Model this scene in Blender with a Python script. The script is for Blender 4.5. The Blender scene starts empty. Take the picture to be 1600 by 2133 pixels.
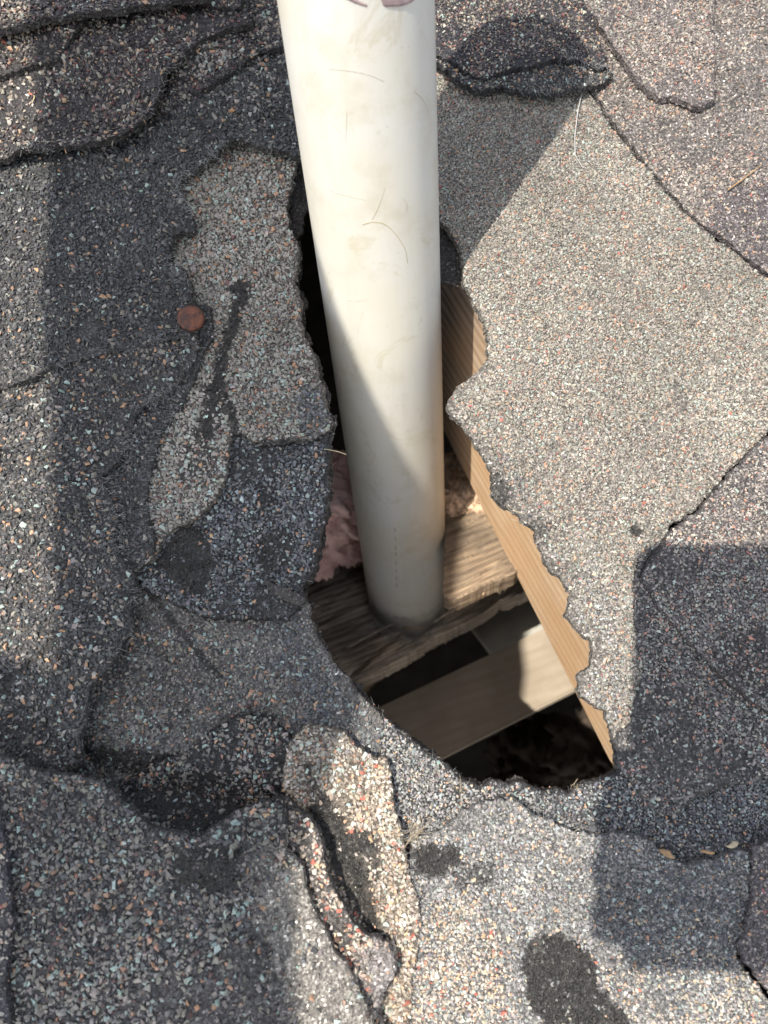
import bpy, bmesh, math, random
import numpy as np
from mathutils import Vector, Matrix, Quaternion
from mathutils.geometry import delaunay_2d_cdt

random.seed(7)
rng = np.random.default_rng(7)
scene = bpy.context.scene
COL = scene.collection
MM = 0.001

# ---------------------------------------------------------------- frames, camera, light
# Everything is laid out in the roof's own frame in millimetres: x across the slope, y up the slope,
# z square to the shingles, origin on the roof straight below the lens. M turns that frame into the
# world, in which the vent pipe stands plumb and the roof is pitched.
THETA = math.atan2(0.2256, 0.9742)
ST, CT = math.sin(THETA), math.cos(THETA)
F, CX, CY, CAMH = 1600.0, 800.0, 1066.5, 279.0
CAM = np.array([0.0, 0.0, CAMH])
PIPE_DIR = np.array([-0.072, 0.471, 0.879]); PIPE_DIR /= np.linalg.norm(PIPE_DIR)
PIPE_PT = np.array([8.7, 93.9, -126.2])
SUN = np.array([-0.435, 0.015, 1.0]); SUN /= np.linalg.norm(SUN)

Q = Vector(PIPE_DIR).rotation_difference(Vector((0, 0, 1)))
M3 = Q.to_matrix()
ORIGIN = Vector((0, 0, 3.4))
M = Matrix.Translation(ORIGIN) @ M3.to_4x4()

cam_data = bpy.data.cameras.new("camera")
cam_data.sensor_fit = 'VERTICAL'
cam_data.sensor_height = 24.0
cam_data.sensor_width = 24.0
cam_data.lens = 24.0 * F / 2133.0
cam_data.clip_start = 0.01
cam_data.clip_end = 2000.0
cam_data.dof.use_dof = True
cam_data.dof.focus_distance = 0.292
cam_data.dof.aperture_fstop = 7.5
cam = bpy.data.objects.new("camera", cam_data)
COL.objects.link(cam)
cam_rot = Matrix(((1, 0, 0), (0, CT, -ST), (0, ST, CT)))      # columns: camera x, y, z in the roof frame
cam.matrix_world = M @ Matrix.Translation(Vector(CAM * MM)) @ cam_rot.to_4x4()
scene.camera = cam

sun_w = (M3 @ Vector(SUN)).normalized()
world = bpy.data.worlds.new("World")
scene.world = world
world.use_nodes = True
wn = world.node_tree
sky = wn.nodes.new('ShaderNodeTexSky')
sky.sky_type = 'NISHITA'
sky.sun_disc = False
sky.sun_elevation = math.asin(sun_w.z)
sky.sun_rotation = math.atan2(sun_w.x, sun_w.y)
sky.air_density = 1.0
sky.dust_density = 1.5
sky.ozone_density = 1.0
bg = wn.nodes['Background']
hz = wn.nodes.new('ShaderNodeHueSaturation')       # sky desaturated: paler and less blue
hz.inputs['Saturation'].default_value = 0.45
wn.links.new(sky.outputs[0], hz.inputs['Color'])
wn.links.new(hz.outputs[0], bg.inputs[0])
bg.inputs[1].default_value = 0.15

sun_data = bpy.data.lights.new("sun", 'SUN')
sun_data.energy = 3.35
sun_data.angle = math.radians(0.53)
sun_data.color = (1.0, 0.93, 0.82)
sun_ob = bpy.data.objects.new("sun", sun_data)
sun_ob.rotation_mode = 'QUATERNION'
sun_ob.rotation_quaternion = sun_w.to_track_quat('Z', 'Y')
sun_ob.location = ORIGIN + sun_w * 5
COL.objects.link(sun_ob)

vs = scene.view_settings
vs.view_transform = 'Standard'
vs.look = 'None'
vs.gamma = 1.0
vs.use_curve_mapping = False
vs.exposure = 1.2
scene.cycles.use_denoising = True
scene.cycles.max_bounces = 8

# ---------------------------------------------------------------- small maths
def ray(px, py):
    px = np.asarray(px, float); py = np.asarray(py, float)
    u = (px - CX) / F; v = (CY - py) / F
    return np.stack([u, v * CT + ST, v * ST - CT], -1)

class Frame:
    """A plane with its own axes (in roof mm); at() turns a sight line into a point of the plane."""
    def __init__(s, o, ex, ey, ez):
        s.o = np.asarray(o, float)
        s.R = np.stack([np.asarray(a, float) / np.linalg.norm(a) for a in (ex, ey, ez)], 1)
    def at(s, px, py, z=0.0):
        d = ray(px, py)
        n = s.R[:, 2]
        t = (np.dot(s.o - CAM, n) + z) / (d @ n)
        P = CAM + d * t[..., None]
        return ((P - s.o) @ s.R)[..., :2]
    def up(s, P):
        return np.asarray(P, float) @ s.R.T + s.o

ROOF = Frame((0, 0, 0), (1, 0, 0), (0, 1, 0), (0, 0, 1))

def hash2(ix, iy, seed):
    h = (ix.astype(np.int64) * 374761393 + iy.astype(np.int64) * 668265263 + seed * 974711) & 0xFFFFFFFF
    h = ((h ^ (h >> 13)) * 1274126177) & 0xFFFFFFFF
    h = (h ^ (h >> 16)) & 0xFFFFFFFF
    return h / 4294967295.0

def vnoise(x, y, seed=0):
    ix = np.floor(x); iy = np.floor(y)
    fx = x - ix; fy = y - iy
    fx = fx * fx * (3 - 2 * fx); fy = fy * fy * (3 - 2 * fy)
    a = hash2(ix, iy, seed); b = hash2(ix + 1, iy, seed)
    c = hash2(ix, iy + 1, seed); d = hash2(ix + 1, iy + 1, seed)
    return (a * (1 - fx) + b * fx) * (1 - fy) + (c * (1 - fx) + d * fx) * fy

def fbm(x, y, scale, seed=0, octv=4):
    r = 0; amp = 0.5; f = 1.0 / scale; tot = 0
    for k in range(octv):
        r = r + amp * vnoise(x * f + 17.3 * k, y * f - 9.1 * k, seed + k * 31); tot += amp
        amp *= 0.5; f *= 2.03
    return r / tot                                   # 0..1

def inside(P, poly):
    x, y = P[:, 0], P[:, 1]
    r = np.zeros(len(P), bool)
    n = len(poly)
    for i in range(n):
        x1, y1 = poly[i]; x2, y2 = poly[(i + 1) % n]
        if y1 == y2: continue
        c = ((y1 > y) != (y2 > y))
        r ^= c & (x < (x2 - x1) * (y - y1) / (y2 - y1) + x1)
    return r

def seg_dist(P, line, closed=False):
    """Distance of each point to a polyline."""
    A = np.asarray(line, float)
    B = np.roll(A, -1, 0) if closed else A[1:]
    A = A if closed else A[:-1]
    best = np.full(len(P), 1e9)
    for i0 in range(0, len(A), 64):
        a = A[i0:i0 + 64]; b = B[i0:i0 + 64]
        d = b - a
        L = np.maximum((d * d).sum(1), 1e-9)
        for j0 in range(0, len(P), 8192):
            p = P[j0:j0 + 8192]
            t = np.clip(((p[:, None] - a) * d).sum(2) / L, 0, 1)
            q = p[:, None] - (a + t[..., None] * d)
            best[j0:j0 + 8192] = np.minimum(best[j0:j0 + 8192], np.sqrt((q * q).sum(2).min(1)))
    return best

def resample(poly, step, closed=True):
    poly = [np.asarray(p, float) for p in poly]
    out = []
    n = len(poly)
    for i in range(n if closed else n - 1):
        a, b = poly[i], poly[(i + 1) % n]
        k = max(1, int(round(np.linalg.norm(b - a) / step)))
        for j in range(k): out.append(a + (b - a) * j / k)
    if not closed: out.append(poly[-1])
    return np.array(out)

def rough(poly, step, amp, scale, seed):
    P = resample(poly, step)
    t = np.roll(P, -1, 0) - np.roll(P, 1, 0)
    t /= np.maximum(np.linalg.norm(t, axis=1), 1e-9)[:, None]
    nrm = np.stack([t[:, 1], -t[:, 0]], 1)
    w = (fbm(P[:, 0], P[:, 1], scale, seed, 3) - 0.5) * 2 * amp
    w2 = (fbm(P[:, 0], P[:, 1], scale * 0.25, seed + 5, 3) - 0.5) * amp * 2.3
    return P + nrm * (w + w2)[:, None]

# ---------------------------------------------------------------- materials
def new_mat(name):
    m = bpy.data.materials.new(name)
    m.use_nodes = True
    nt = m.node_tree
    return m, nt, nt.nodes['Principled BSDF']

def N(nt, typ, **kw):
    n = nt.nodes.new(typ)
    for k, v in kw.items():
        if k in n.inputs: n.inputs[k].default_value = v
        else: setattr(n, k, v)
    return n

def mix(nt, fac, a, b, mode='MIX'):
    n = nt.nodes.new('ShaderNodeMix'); n.data_type = 'RGBA'; n.blend_type = mode
    for s, v in ((n.inputs[0], fac), (n.inputs[6], a), (n.inputs[7], b)):
        if isinstance(v, bpy.types.NodeSocket): nt.links.new(v, s)
        elif isinstance(v, (int, float)): s.default_value = v
        else: s.default_value = (*v, 1) if len(v) == 3 else v
    return n.outputs[2]

def ramp(nt, src, stops):
    r = nt.nodes.new('ShaderNodeValToRGB')
    e = r.color_ramp.elements
    while len(e) < len(stops): e.new(0.5)
    for el, (p, c) in zip(e, stops):
        el.position = p
        el.color = (c, c, c, 1) if isinstance(c, (int, float)) else (*c, 1)
    nt.links.new(src, r.inputs[0])
    return r.outputs[0]

def bump(nt, h, strength, dist, nrm=None):
    b = N(nt, 'ShaderNodeBump')
    b.inputs['Strength'].default_value = strength
    b.inputs['Distance'].default_value = dist
    nt.links.new(h, b.inputs['Height'])
    if nrm is not None: nt.links.new(nrm, b.inputs['Normal'])
    return b.outputs[0]

def mat_asphalt():
    m, nt, P = new_mat('weathered_asphalt')
    tc = N(nt, 'ShaderNodeTexCoord').outputs['Object']
    at = N(nt, 'ShaderNodeAttribute', attribute_name='Col').outputs['Color']
    n1 = N(nt, 'ShaderNodeTexNoise', Scale=900.0, Detail=4.0); nt.links.new(tc, n1.inputs['Vector'])
    v1 = N(nt, 'ShaderNodeTexVoronoi', Scale=1500.0); nt.links.new(tc, v1.inputs['Vector'])
    n2 = N(nt, 'ShaderNodeTexNoise', Scale=3000.0, Detail=2.0); nt.links.new(tc, n2.inputs['Vector'])
    # fine paler mineral specks; the brightest are glints painted into the colour
    sp = ramp(nt, v1.outputs['Color'], [(0.0, 0.3), (0.5, 0.8), (0.82, 1.6), (0.93, 4.0), (1.0, 11.0)])
    c = mix(nt, 1.0, at, sp, 'MULTIPLY')
    g = ramp(nt, n1.outputs[0], [(0.3, 0.55), (0.7, 1.4)])
    c = mix(nt, 1.0, c, g, 'MULTIPLY')
    nt.links.new(c, P.inputs['Base Color'])
    P.inputs['Roughness'].default_value = 0.55
    P.inputs['Specular IOR Level'].default_value = 0.3
    b1 = bump(nt, v1.outputs['Distance'], 0.8, 0.0004)
    b2 = bump(nt, n1.outputs[0], 0.9, 0.0007, b1)
    b3 = bump(nt, n2.outputs[0], 0.5, 0.0002, b2)
    nt.links.new(b3, P.inputs['Normal'])
    return m

def mat_granule():
    m, nt, P = new_mat('stone_granule')
    tc = N(nt, 'ShaderNodeTexCoord').outputs['Object']
    at = N(nt, 'ShaderNodeAttribute', attribute_name='Col').outputs['Color']
    n1 = N(nt, 'ShaderNodeTexNoise', Scale=2500.0, Detail=3.0); nt.links.new(tc, n1.inputs['Vector'])
    g = ramp(nt, n1.outputs[0], [(0.3, 0.72), (0.7, 1.22)])
    c = mix(nt, 1.0, at, g, 'MULTIPLY')
    nt.links.new(c, P.inputs['Base Color'])
    P.inputs['Roughness'].default_value = 0.5
    P.inputs['Specular IOR Level'].default_value = 0.35
    nt.links.new(bump(nt, n1.outputs[0], 0.35, 0.0002), P.inputs['Normal'])
    return m

def mat_plain(name, col, rough_=0.7, nscale=300.0, lo=0.7, hi=1.3, bmp=0.3, bd=0.0005):
    m, nt, P = new_mat(name)
    tc = N(nt, 'ShaderNodeTexCoord').outputs['Object']
    n1 = N(nt, 'ShaderNodeTexNoise', Scale=nscale, Detail=5.0); nt.links.new(tc, n1.inputs['Vector'])
    g = ramp(nt, n1.outputs[0], [(0.3, lo), (0.7, hi)])
    nt.links.new(mix(nt, 1.0, col, g, 'MULTIPLY'), P.inputs['Base Color'])
    P.inputs['Roughness'].default_value = rough_
    nt.links.new(bump(nt, n1.outputs[0], bmp, bd), P.inputs['Normal'])
    return m

def mat_wood(name, dark, light, stain=None, stain_amt=0.0, grain=1.0, rough_=0.65, bmp=0.4, wave=0.16, weather=None):
    """Grain along the object's own x axis."""
    m, nt, P = new_mat(name)
    tc = N(nt, 'ShaderNodeTexCoord').outputs['Object']
    mp = N(nt, 'ShaderNodeMapping'); nt.links.new(tc, mp.inputs['Vector'])
    mp.inputs['Scale'].default_value = (9 * grain, 170 * grain, 170 * grain)
    n1 = N(nt, 'ShaderNodeTexNoise', Scale=1.0, Detail=6.0, Roughness=0.6, Distortion=0.4); nt.links.new(mp.outputs[0], n1.inputs['Vector'])
    mp2 = N(nt, 'ShaderNodeMapping'); nt.links.new(tc, mp2.inputs['Vector'])
    mp2.inputs['Scale'].default_value = (5 * grain, 34 * grain, 34 * grain)
    w = N(nt, 'ShaderNodeTexWave', Scale=3.2, Distortion=5.0, Detail=2.5); w.bands_direction = 'DIAGONAL'
    w.inputs['Detail Scale'].default_value = 0.8
    nt.links.new(mp2.outputs[0], w.inputs['Vector'])
    mp3 = N(nt, 'ShaderNodeMapping'); nt.links.new(tc, mp3.inputs['Vector'])
    mp3.inputs['Scale'].default_value = (40, 900, 900)
    n3 = N(nt, 'ShaderNodeTexNoise', Scale=1.0, Detail=3.0); nt.links.new(mp3.outputs[0], n3.inputs['Vector'])
    a = mix(nt, wave, n1.outputs[0], w.outputs[1])
    a = mix(nt, 0.3, a, n3.outputs[0])
    c = mix(nt, ramp(nt, a, [(0.36, 0.0), (0.62, 1.0)]), dark, light)
    if weather is not None:
        sx = N(nt, 'ShaderNodeSeparateXYZ'); nt.links.new(tc, sx.inputs[0])
        n5 = N(nt, 'ShaderNodeMath', operation='MULTIPLY_ADD'); nt.links.new(n1.outputs[0], n5.inputs[0]); n5.inputs[1].default_value = 0.05; nt.links.new(sx.outputs[0], n5.inputs[2])
        mr = N(nt, 'ShaderNodeMapRange'); nt.links.new(n5.outputs[0], mr.inputs[0]); mr.inputs[1].default_value = weather[0]; mr.inputs[2].default_value = weather[1]
        wc = mix(nt, ramp(nt, a, [(0.36, 0.0), (0.62, 1.0)]), (0.13, 0.10, 0.08), (0.33, 0.265, 0.21))
        c = mix(nt, mr.outputs[0], c, wc)
    if stain is not None:
        n4 = N(nt, 'ShaderNodeTexNoise', Scale=28.0, Detail=4.0); nt.links.new(tc, n4.inputs['Vector'])
        s = ramp(nt, n4.outputs[0], [(0.42, 0.0), (0.6, stain_amt)])
        c = mix(nt, s, c, stain)
    nt.links.new(c, P.inputs['Base Color'])
    P.inputs['Roughness'].default_value = rough_
    nt.links.new(bump(nt, a, bmp, 0.0012), P.inputs['Normal'])
    return m

def mat_pipe():
    m, nt, P = new_mat('aged_white_pvc')
    tc = N(nt, 'ShaderNodeTexCoord').outputs['Object']
    n1 = N(nt, 'ShaderNodeTexNoise', Scale=22.0, Detail=4.0, Roughness=0.55); nt.links.new(tc, n1.inputs['Vector'])
    c = mix(nt, ramp(nt, n1.outputs[0], [(0.38, 0.0), (0.66, 1.0)]), (0.48, 0.473, 0.442), (0.46, 0.436, 0.37))
    n2 = N(nt, 'ShaderNodeTexNoise', Scale=70.0, Detail=7.0, Roughness=0.7); nt.links.new(tc, n2.inputs['Vector'])
    c = mix(nt, ramp(nt, n2.outputs[0], [(0.50, 0.0), (0.78, 0.6)]), c, (0.36, 0.325, 0.245))
    # grime and soot towards the wet end of the pipe, with a ragged limit
    sep = N(nt, 'ShaderNodeSeparateXYZ'); nt.links.new(tc, sep.inputs[0])
    ad = N(nt, 'ShaderNodeMath', operation='MULTIPLY_ADD'); nt.links.new(n1.outputs[0], ad.inputs[0]); ad.inputs[1].default_value = 0.05
    nt.links.new(sep.outputs[2], ad.inputs[2])
    low = ramp(nt, ad.outputs[0], [(0.030, 0.9), (0.042, 0.25), (0.075, 0.0)])
    c = mix(nt, low, c, (0.16, 0.14, 0.115))
    mpz = N(nt, 'ShaderNodeMapping'); nt.links.new(tc, mpz.inputs['Vector']); mpz.inputs['Scale'].default_value = (120, 120, 9)
    n6 = N(nt, 'ShaderNodeTexNoise', Scale=1.0, Detail=5.0, Roughness=0.6); nt.links.new(mpz.outputs[0], n6.inputs['Vector'])
    c = mix(nt, ramp(nt, n6.outputs[0], [(0.50, 0.0), (0.75, 0.36)]), c, (0.36, 0.335, 0.27))
    n7 = N(nt, 'ShaderNodeTexNoise', Scale=34.0, Detail=8.0, Roughness=0.75, Distortion=1.5); nt.links.new(tc, n7.inputs['Vector'])
    c = mix(nt, ramp(nt, n7.outputs[0], [(0.57, 0.0), (0.63, 0.42), (0.67, 0.08)]), c, (0.34, 0.29, 0.18))
    # tiny pits
    v = N(nt, 'ShaderNodeTexVoronoi', Scale=160.0); nt.links.new(tc, v.inputs['Vector'])
    c = mix(nt, ramp(nt, v.outputs['Distance'], [(0.03, 0.55), (0.06, 0.0)]), c, (0.3, 0.26, 0.2))
    nt.links.new(c, P.inputs['Base Color'])
    P.inputs['Roughness'].default_value = 0.42
    P.inputs['Subsurface Weight'].default_value = 0.0
    n3 = N(nt, 'ShaderNodeTexNoise', Scale=380.0, Detail=4.0); nt.links.new(tc, n3.inputs['Vector'])
    nt.links.new(bump(nt, n3.outputs[0], 0.12, 0.0003), P.inputs['Normal'])
    return m

def mat_rust():
    m, nt, P = new_mat('rusted_steel')
    tc = N(nt, 'ShaderNodeTexCoord').outputs['Object']
    n1 = N(nt, 'ShaderNodeTexNoise', Scale=420.0, Detail=6.0, Roughness=0.65); nt.links.new(tc, n1.inputs['Vector'])
    c = mix(nt, ramp(nt, n1.outputs[0], [(0.38, 0.0), (0.62, 1.0)]), (0.030, 0.016, 0.013), (0.13, 0.042, 0.020))
    nt.links.new(c, P.inputs['Base Color'])
    P.inputs['Roughness'].default_value = 0.6
    P.inputs['Metallic'].default_value = 0.2
    nt.links.new(bump(nt, n1.outputs[0], 0.5, 0.0004), P.inputs['Normal'])
    return m

MAT = {
    'asphalt': mat_asphalt(), 'granule': mat_granule(), 'pvc': mat_pipe(), 'rust': mat_rust(),
    'rafter': mat_wood('fresh_pine', (0.41, 0.275, 0.165), (0.53, 0.385, 0.25), (0.44, 0.26, 0.135), 0.5, bmp=0.3, wave=0.3, weather=(.19, .25)),
    'plate': mat_wood('weathered_plank_wood', (0.12, 0.096, 0.074), (0.58, 0.48, 0.37), (0.10, 0.084, 0.07), 0.6, grain=1.3, rough_=0.8, bmp=0.9),
    'block': mat_wood('sunlit_old_wood', (0.13, 0.095, 0.065), (0.36, 0.27, 0.18), (0.04, 0.032, 0.026), 0.7, grain=1.3, rough_=0.8, bmp=0.9),
    'strip': mat_wood('split_grey_wood', (0.20, 0.165, 0.13), (0.52, 0.44, 0.35), (0.04, 0.03, 0.025), 0.5, grain=1.3, rough_=0.8, bmp=0.8),
    'joist': mat_wood('dusty_joist_wood', (0.335, 0.28, 0.215), (0.42, 0.355, 0.28), (0.25, 0.20, 0.15), 0.5, grain=0.8, rough_=0.8, bmp=0.2),
    'greyboard': mat_plain('grey_painted_board', (0.38, 0.37, 0.325), 0.7, 60, 0.8, 1.2),
    'felt': mat_plain('black_felt', (0.022, 0.021, 0.021), 0.75, 500, 0.5, 1.6, 0.7, 0.001),
    'dark': mat_plain('darkened_boards', (0.035, 0.03, 0.026), 0.9, 40, 0.6, 1.4),  # attic boards darkened in colour so the void stays black
    'pink': mat_plain('pink_glass_wool', (0.97, 0.68, 0.62), 0.9, 160, 0.84, 1.1, 0.35, 0.002),
    'yellow': mat_plain('yellowed_foam', (0.68, 0.49, 0.34), 0.9, 160, 0.5, 1.5, 0.8, 0.002),
    'fibre': mat_plain('glass_fibre', (0.36, 0.355, 0.345), 0.5, 300, 0.8, 1.2, 0.0),
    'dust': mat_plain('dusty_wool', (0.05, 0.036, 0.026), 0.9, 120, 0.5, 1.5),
    'straw': mat_plain('dry_straw', (0.34, 0.285, 0.19), 0.7, 300, 0.7, 1.3, 0.0),
    'hair': mat_plain('brown_hair', (0.36, 0.27, 0.11), 0.6, 300, 0.8, 1.2, 0.0),
    'primer': mat_plain('purple_primer', (0.25, 0.185, 0.185), 0.7, 250, 0.7, 1.3),
    'ink': mat_plain('faded_black_ink', (0.18, 0.175, 0.165), 0.6, 500, 0.6, 1.4, 0.0),
    'scuff': mat_plain('brown_scuff', (0.43, 0.395, 0.32), 0.6, 900, 0.6, 1.4, 0.0),
    'leaf': mat_plain('dead_leaf', (0.27, 0.17, 0.085), 0.7, 200, 0.6, 1.4),
    'ground': mat_plain('pale_ground', (0.36, 0.355, 0.345), 0.9, 3, 0.7, 1.3),  # kept pale to bounce daylight in through the added eave gap
    'cloth': mat_plain('bounce_cloth', (0.62, 0.62, 0.63), 0.9, 200),  # pale tone made up to bounce light into the hole
    'phone': mat_plain('phone_shell', (0.04, 0.04, 0.045), 0.3, 200, 0.9, 1.1, 0.0),
}
def mat_cobweb():
    m, nt, P = new_mat('dusty_cobweb')
    tc = N(nt, 'ShaderNodeTexCoord').outputs['Object']
    n1 = N(nt, 'ShaderNodeTexNoise', Scale=70.0, Detail=3.0, Roughness=0.5); nt.links.new(tc, n1.inputs['Vector'])
    P.inputs['Base Color'].default_value = (0.30, 0.30, 0.30, 1)
    P.inputs['Roughness'].default_value = 0.9
    a = ramp(nt, n1.outputs[0], [(0.30, 0.02), (0.75, 0.5)])
    nt.links.new(a, P.inputs['Alpha'])
    return m
MAT['cobweb'] = mat_cobweb()

# ---------------------------------------------------------------- objects
def finish(o, label=None, cat=None, group=None, kind=None):
    if label: o['label'] = label
    if cat: o['category'] = cat
    if group: o['group'] = group
    if kind: o['kind'] = kind
    return o

def mesh_from_arrays(name, V, T, mats, midx=None, smooth=None, col=None):
    me = bpy.data.meshes.new(name)
    V = np.asarray(V, np.float32); T = np.asarray(T, np.int32)
    me.vertices.add(len(V)); me.vertices.foreach_set('co', V.ravel())
    me.loops.add(len(T) * 3); me.loops.foreach_set('vertex_index', T.ravel())
    me.polygons.add(len(T))
    me.polygons.foreach_set('loop_start', np.arange(0, len(T) * 3, 3, dtype=np.int32))
    for m in mats: me.materials.append(m)
    if midx is not None: me.polygons.foreach_set('material_index', np.asarray(midx, np.int32))
    me.update(calc_edges=True)
    if smooth is not None: me.polygons.foreach_set('use_smooth', np.asarray(smooth, bool))
    if col is not None:
        a = me.attributes.new('Col', 'FLOAT_COLOR', 'POINT')
        c4 = np.ones((len(V), 4), np.float32); c4[:, :3] = col
        a.data.foreach_set('color', c4.ravel())
    me.validate()
    return me

def link(name, me, base=None, R=None, parent=None):
    """base (roof mm) and R (3x3, roof frame) give the object's own axes."""
    o = bpy.data.objects.new(name, me)
    COL.objects.link(o)
    base = np.zeros(3) if base is None else base
    R4 = Matrix([list(map(float, r)) for r in R]).to_4x4() if R is not None else Matrix.Identity(4)
    o.matrix_world = M @ Matrix.Translation(Vector([float(b) * MM for b in base])) @ R4
    if parent is not None:
        bpy.context.view_layer.update()
        mw = o.matrix_world.copy()
        o.parent = parent
        o.matrix_parent_inverse = parent.matrix_world.inverted()
        o.matrix_world = mw
    return o

def empty(name, base):
    o = bpy.data.objects.new(name, None)
    o.empty_display_size = 0.01
    COL.objects.link(o)
    o.matrix_world = M @ Matrix.Translation(Vector([float(b) * MM for b in base]))
    bpy.context.view_layer.update()
    return o

# stone granule shapes: hulls of a few random points
def make_templates(k):
    out = []
    r = np.random.default_rng(3)
    for _ in range(k):
        bm = bmesh.new()
        for _ in range(9):
            v = r.normal(size=3); v /= np.linalg.norm(v)
            v *= r.uniform(0.85, 1.1)
            bm.verts.new(v * (1.0, r.uniform(0.7, 1.0), 1.0))
        res = bmesh.ops.convex_hull(bm, input=bm.verts)
        junk = [g for g in res['geom_interior'] if isinstance(g, bmesh.types.BMVert)] + [g for g in res['geom_unused'] if isinstance(g, bmesh.types.BMVert)]
        if junk: bmesh.ops.delete(bm, geom=list(set(junk)), context='VERTS')
        bmesh.ops.triangulate(bm, faces=bm.faces)
        bm.verts.index_update()
        V = np.array([v.co[:] for v in bm.verts]); T = np.array([[v.index for v in f.verts] for f in bm.faces])
        bm.free()
        out.append((V, T))
    return out
TEMPL = make_templates(14)

def rot_matrices(n, tilt):
    """Random spin about z, then a random tilt."""
    a = rng.uniform(0, 2 * np.pi, n); t = rng.normal(0, tilt, n); b = rng.uniform(0, 2 * np.pi, n)
    ca, sa = np.cos(a), np.sin(a)
    Z = np.zeros((n, 3, 3)); Z[:, 0, 0] = ca; Z[:, 0, 1] = -sa; Z[:, 1, 0] = sa; Z[:, 1, 1] = ca; Z[:, 2, 2] = 1
    ax = np.stack([np.cos(b), np.sin(b), np.zeros(n)], 1)
    K = np.zeros((n, 3, 3)); K[:, 0, 2] = ax[:, 1]; K[:, 1, 2] = -ax[:, 0]; K[:, 2, 0] = -ax[:, 1]; K[:, 2, 1] = ax[:, 0]
    I = np.eye(3)[None]
    s = np.sin(t)[:, None, None]; c = np.cos(t)[:, None, None]
    return (I + s * K + (1 - c) * (K @ K)) @ Z

# ---------------------------------------------------------------- the lie of the roof
HILLS = []          # (x, y, rx, ry, height) in roof mm, filled from sight lines
def hill(px, py, rx, ry, h, ang=0):
    c = ROOF.at(px, py)
    HILLS.append((c[0], c[1], rx, ry, h, math.radians(ang)))

def lie(x, y):
    z = (fbm(x, y, 60, 11, 3) - 0.5) * 3.6 + (fbm(x, y, 16, 12, 3) - 0.5) * 1.1
    for cx, cy, rx, ry, h, a in HILLS:
        dx, dy = x - cx, y - cy
        u = dx * math.cos(a) + dy * math.sin(a); v = -dx * math.sin(a) + dy * math.cos(a)
        z = z + h * np.exp(-(u / rx) ** 2 - (v / ry) ** 2)
    return z

hill(400, 1660, 48, 8, -7, -10)         # the dark valley above the bottom left sheet
hill(300, 1900, 50, 40, 5)
hill(120, 700, 50, 60, 3)
hill(60, 1510, 14, 12, -5)
hill(640, 1560, 14, 14, 3)
hill(330, 1400, 25, 18, -3)
hill(200, 170, 50, 20, 4)
hill(950, 800, 12, 16, -2)
hill(1150, 1150, 18, 30, -1.5)
hill(1080, 150, 30, 14, 3)

# ---------------------------------------------------------------- palettes (weight, colour)
GREYBROWN = [(56, (.255, .237, .212)), (14, (.20, .186, .168)), (10, (.32, .38, .345)), (5.5, (.36, .21, .13)), (4, (.13, .075, .068)), (2, (.06, .06, .06)), (6, (.30, .27, .235))]
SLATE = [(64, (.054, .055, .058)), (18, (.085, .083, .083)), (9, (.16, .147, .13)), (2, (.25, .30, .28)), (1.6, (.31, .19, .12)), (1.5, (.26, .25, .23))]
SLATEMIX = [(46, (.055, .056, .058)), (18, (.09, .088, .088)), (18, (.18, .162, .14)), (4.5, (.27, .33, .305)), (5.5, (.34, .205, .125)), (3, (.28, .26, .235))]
BLUE = [(52, (.095, .099, .107)), (16, (.155, .157, .16)), (10, (.24, .29, .28)), (9, (.045, .048, .055)), (5, (.20, .18, .16)), (3, (.33, .20, .13))]
RIGHT = [(40, (.25, .227, .194)), (26, (.19, .171, .146)), (13, (.25, .275, .247)), (6, (.32, .30, .265)), (8, (.325, .208, .145)), (1.4, (.27, .105, .08)), (7, (.10, .092, .086))]
PURPLE = [(36, (.19, .167, .152)), (22, (.27, .24, .208)), (9, (.38, .34, .295)), (7, (.36, .235, .165)), (1.6, (.28, .11, .09)), (16, (.095, .083, .08))]
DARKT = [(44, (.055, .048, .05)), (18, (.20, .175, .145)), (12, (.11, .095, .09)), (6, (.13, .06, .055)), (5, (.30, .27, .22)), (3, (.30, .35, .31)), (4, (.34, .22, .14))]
TEAL = [(40, (.17, .157, .14)), (18, (.10, .10, .103)), (10, (.255, .32, .295)), (5, (.34, .21, .14)), (5, (.10, .065, .06)), (8, (.24, .22, .195)), (8, (.05, .05, .055))]
COOL = [(38, (.22, .214, .208)), (22, (.16, .157, .156)), (12, (.30, .293, .28)), (8, (.30, .33, .32)), (6, (.40, .32, .235)), (4, (.40, .25, .17)), (8, (.08, .08, .085))]
WARM = [(30, (.32, .272, .217)), (24, (.39, .345, .29)), (10, (.24, .19, .15)), (10, (.48, .44, .39)), (8, (.45, .30, .19)), (3, (.38, .12, .085)), (6, (.28, .33, .30))]
DARKR = [(36, (.15, .14, .135)), (18, (.24, .225, .205)), (10, (.10, .09, .095)), (8, (.27, .31, .29)), (6, (.30, .17, .13)), (3, (.34, .30, .25)), (10, (.05, .05, .053))]

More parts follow.
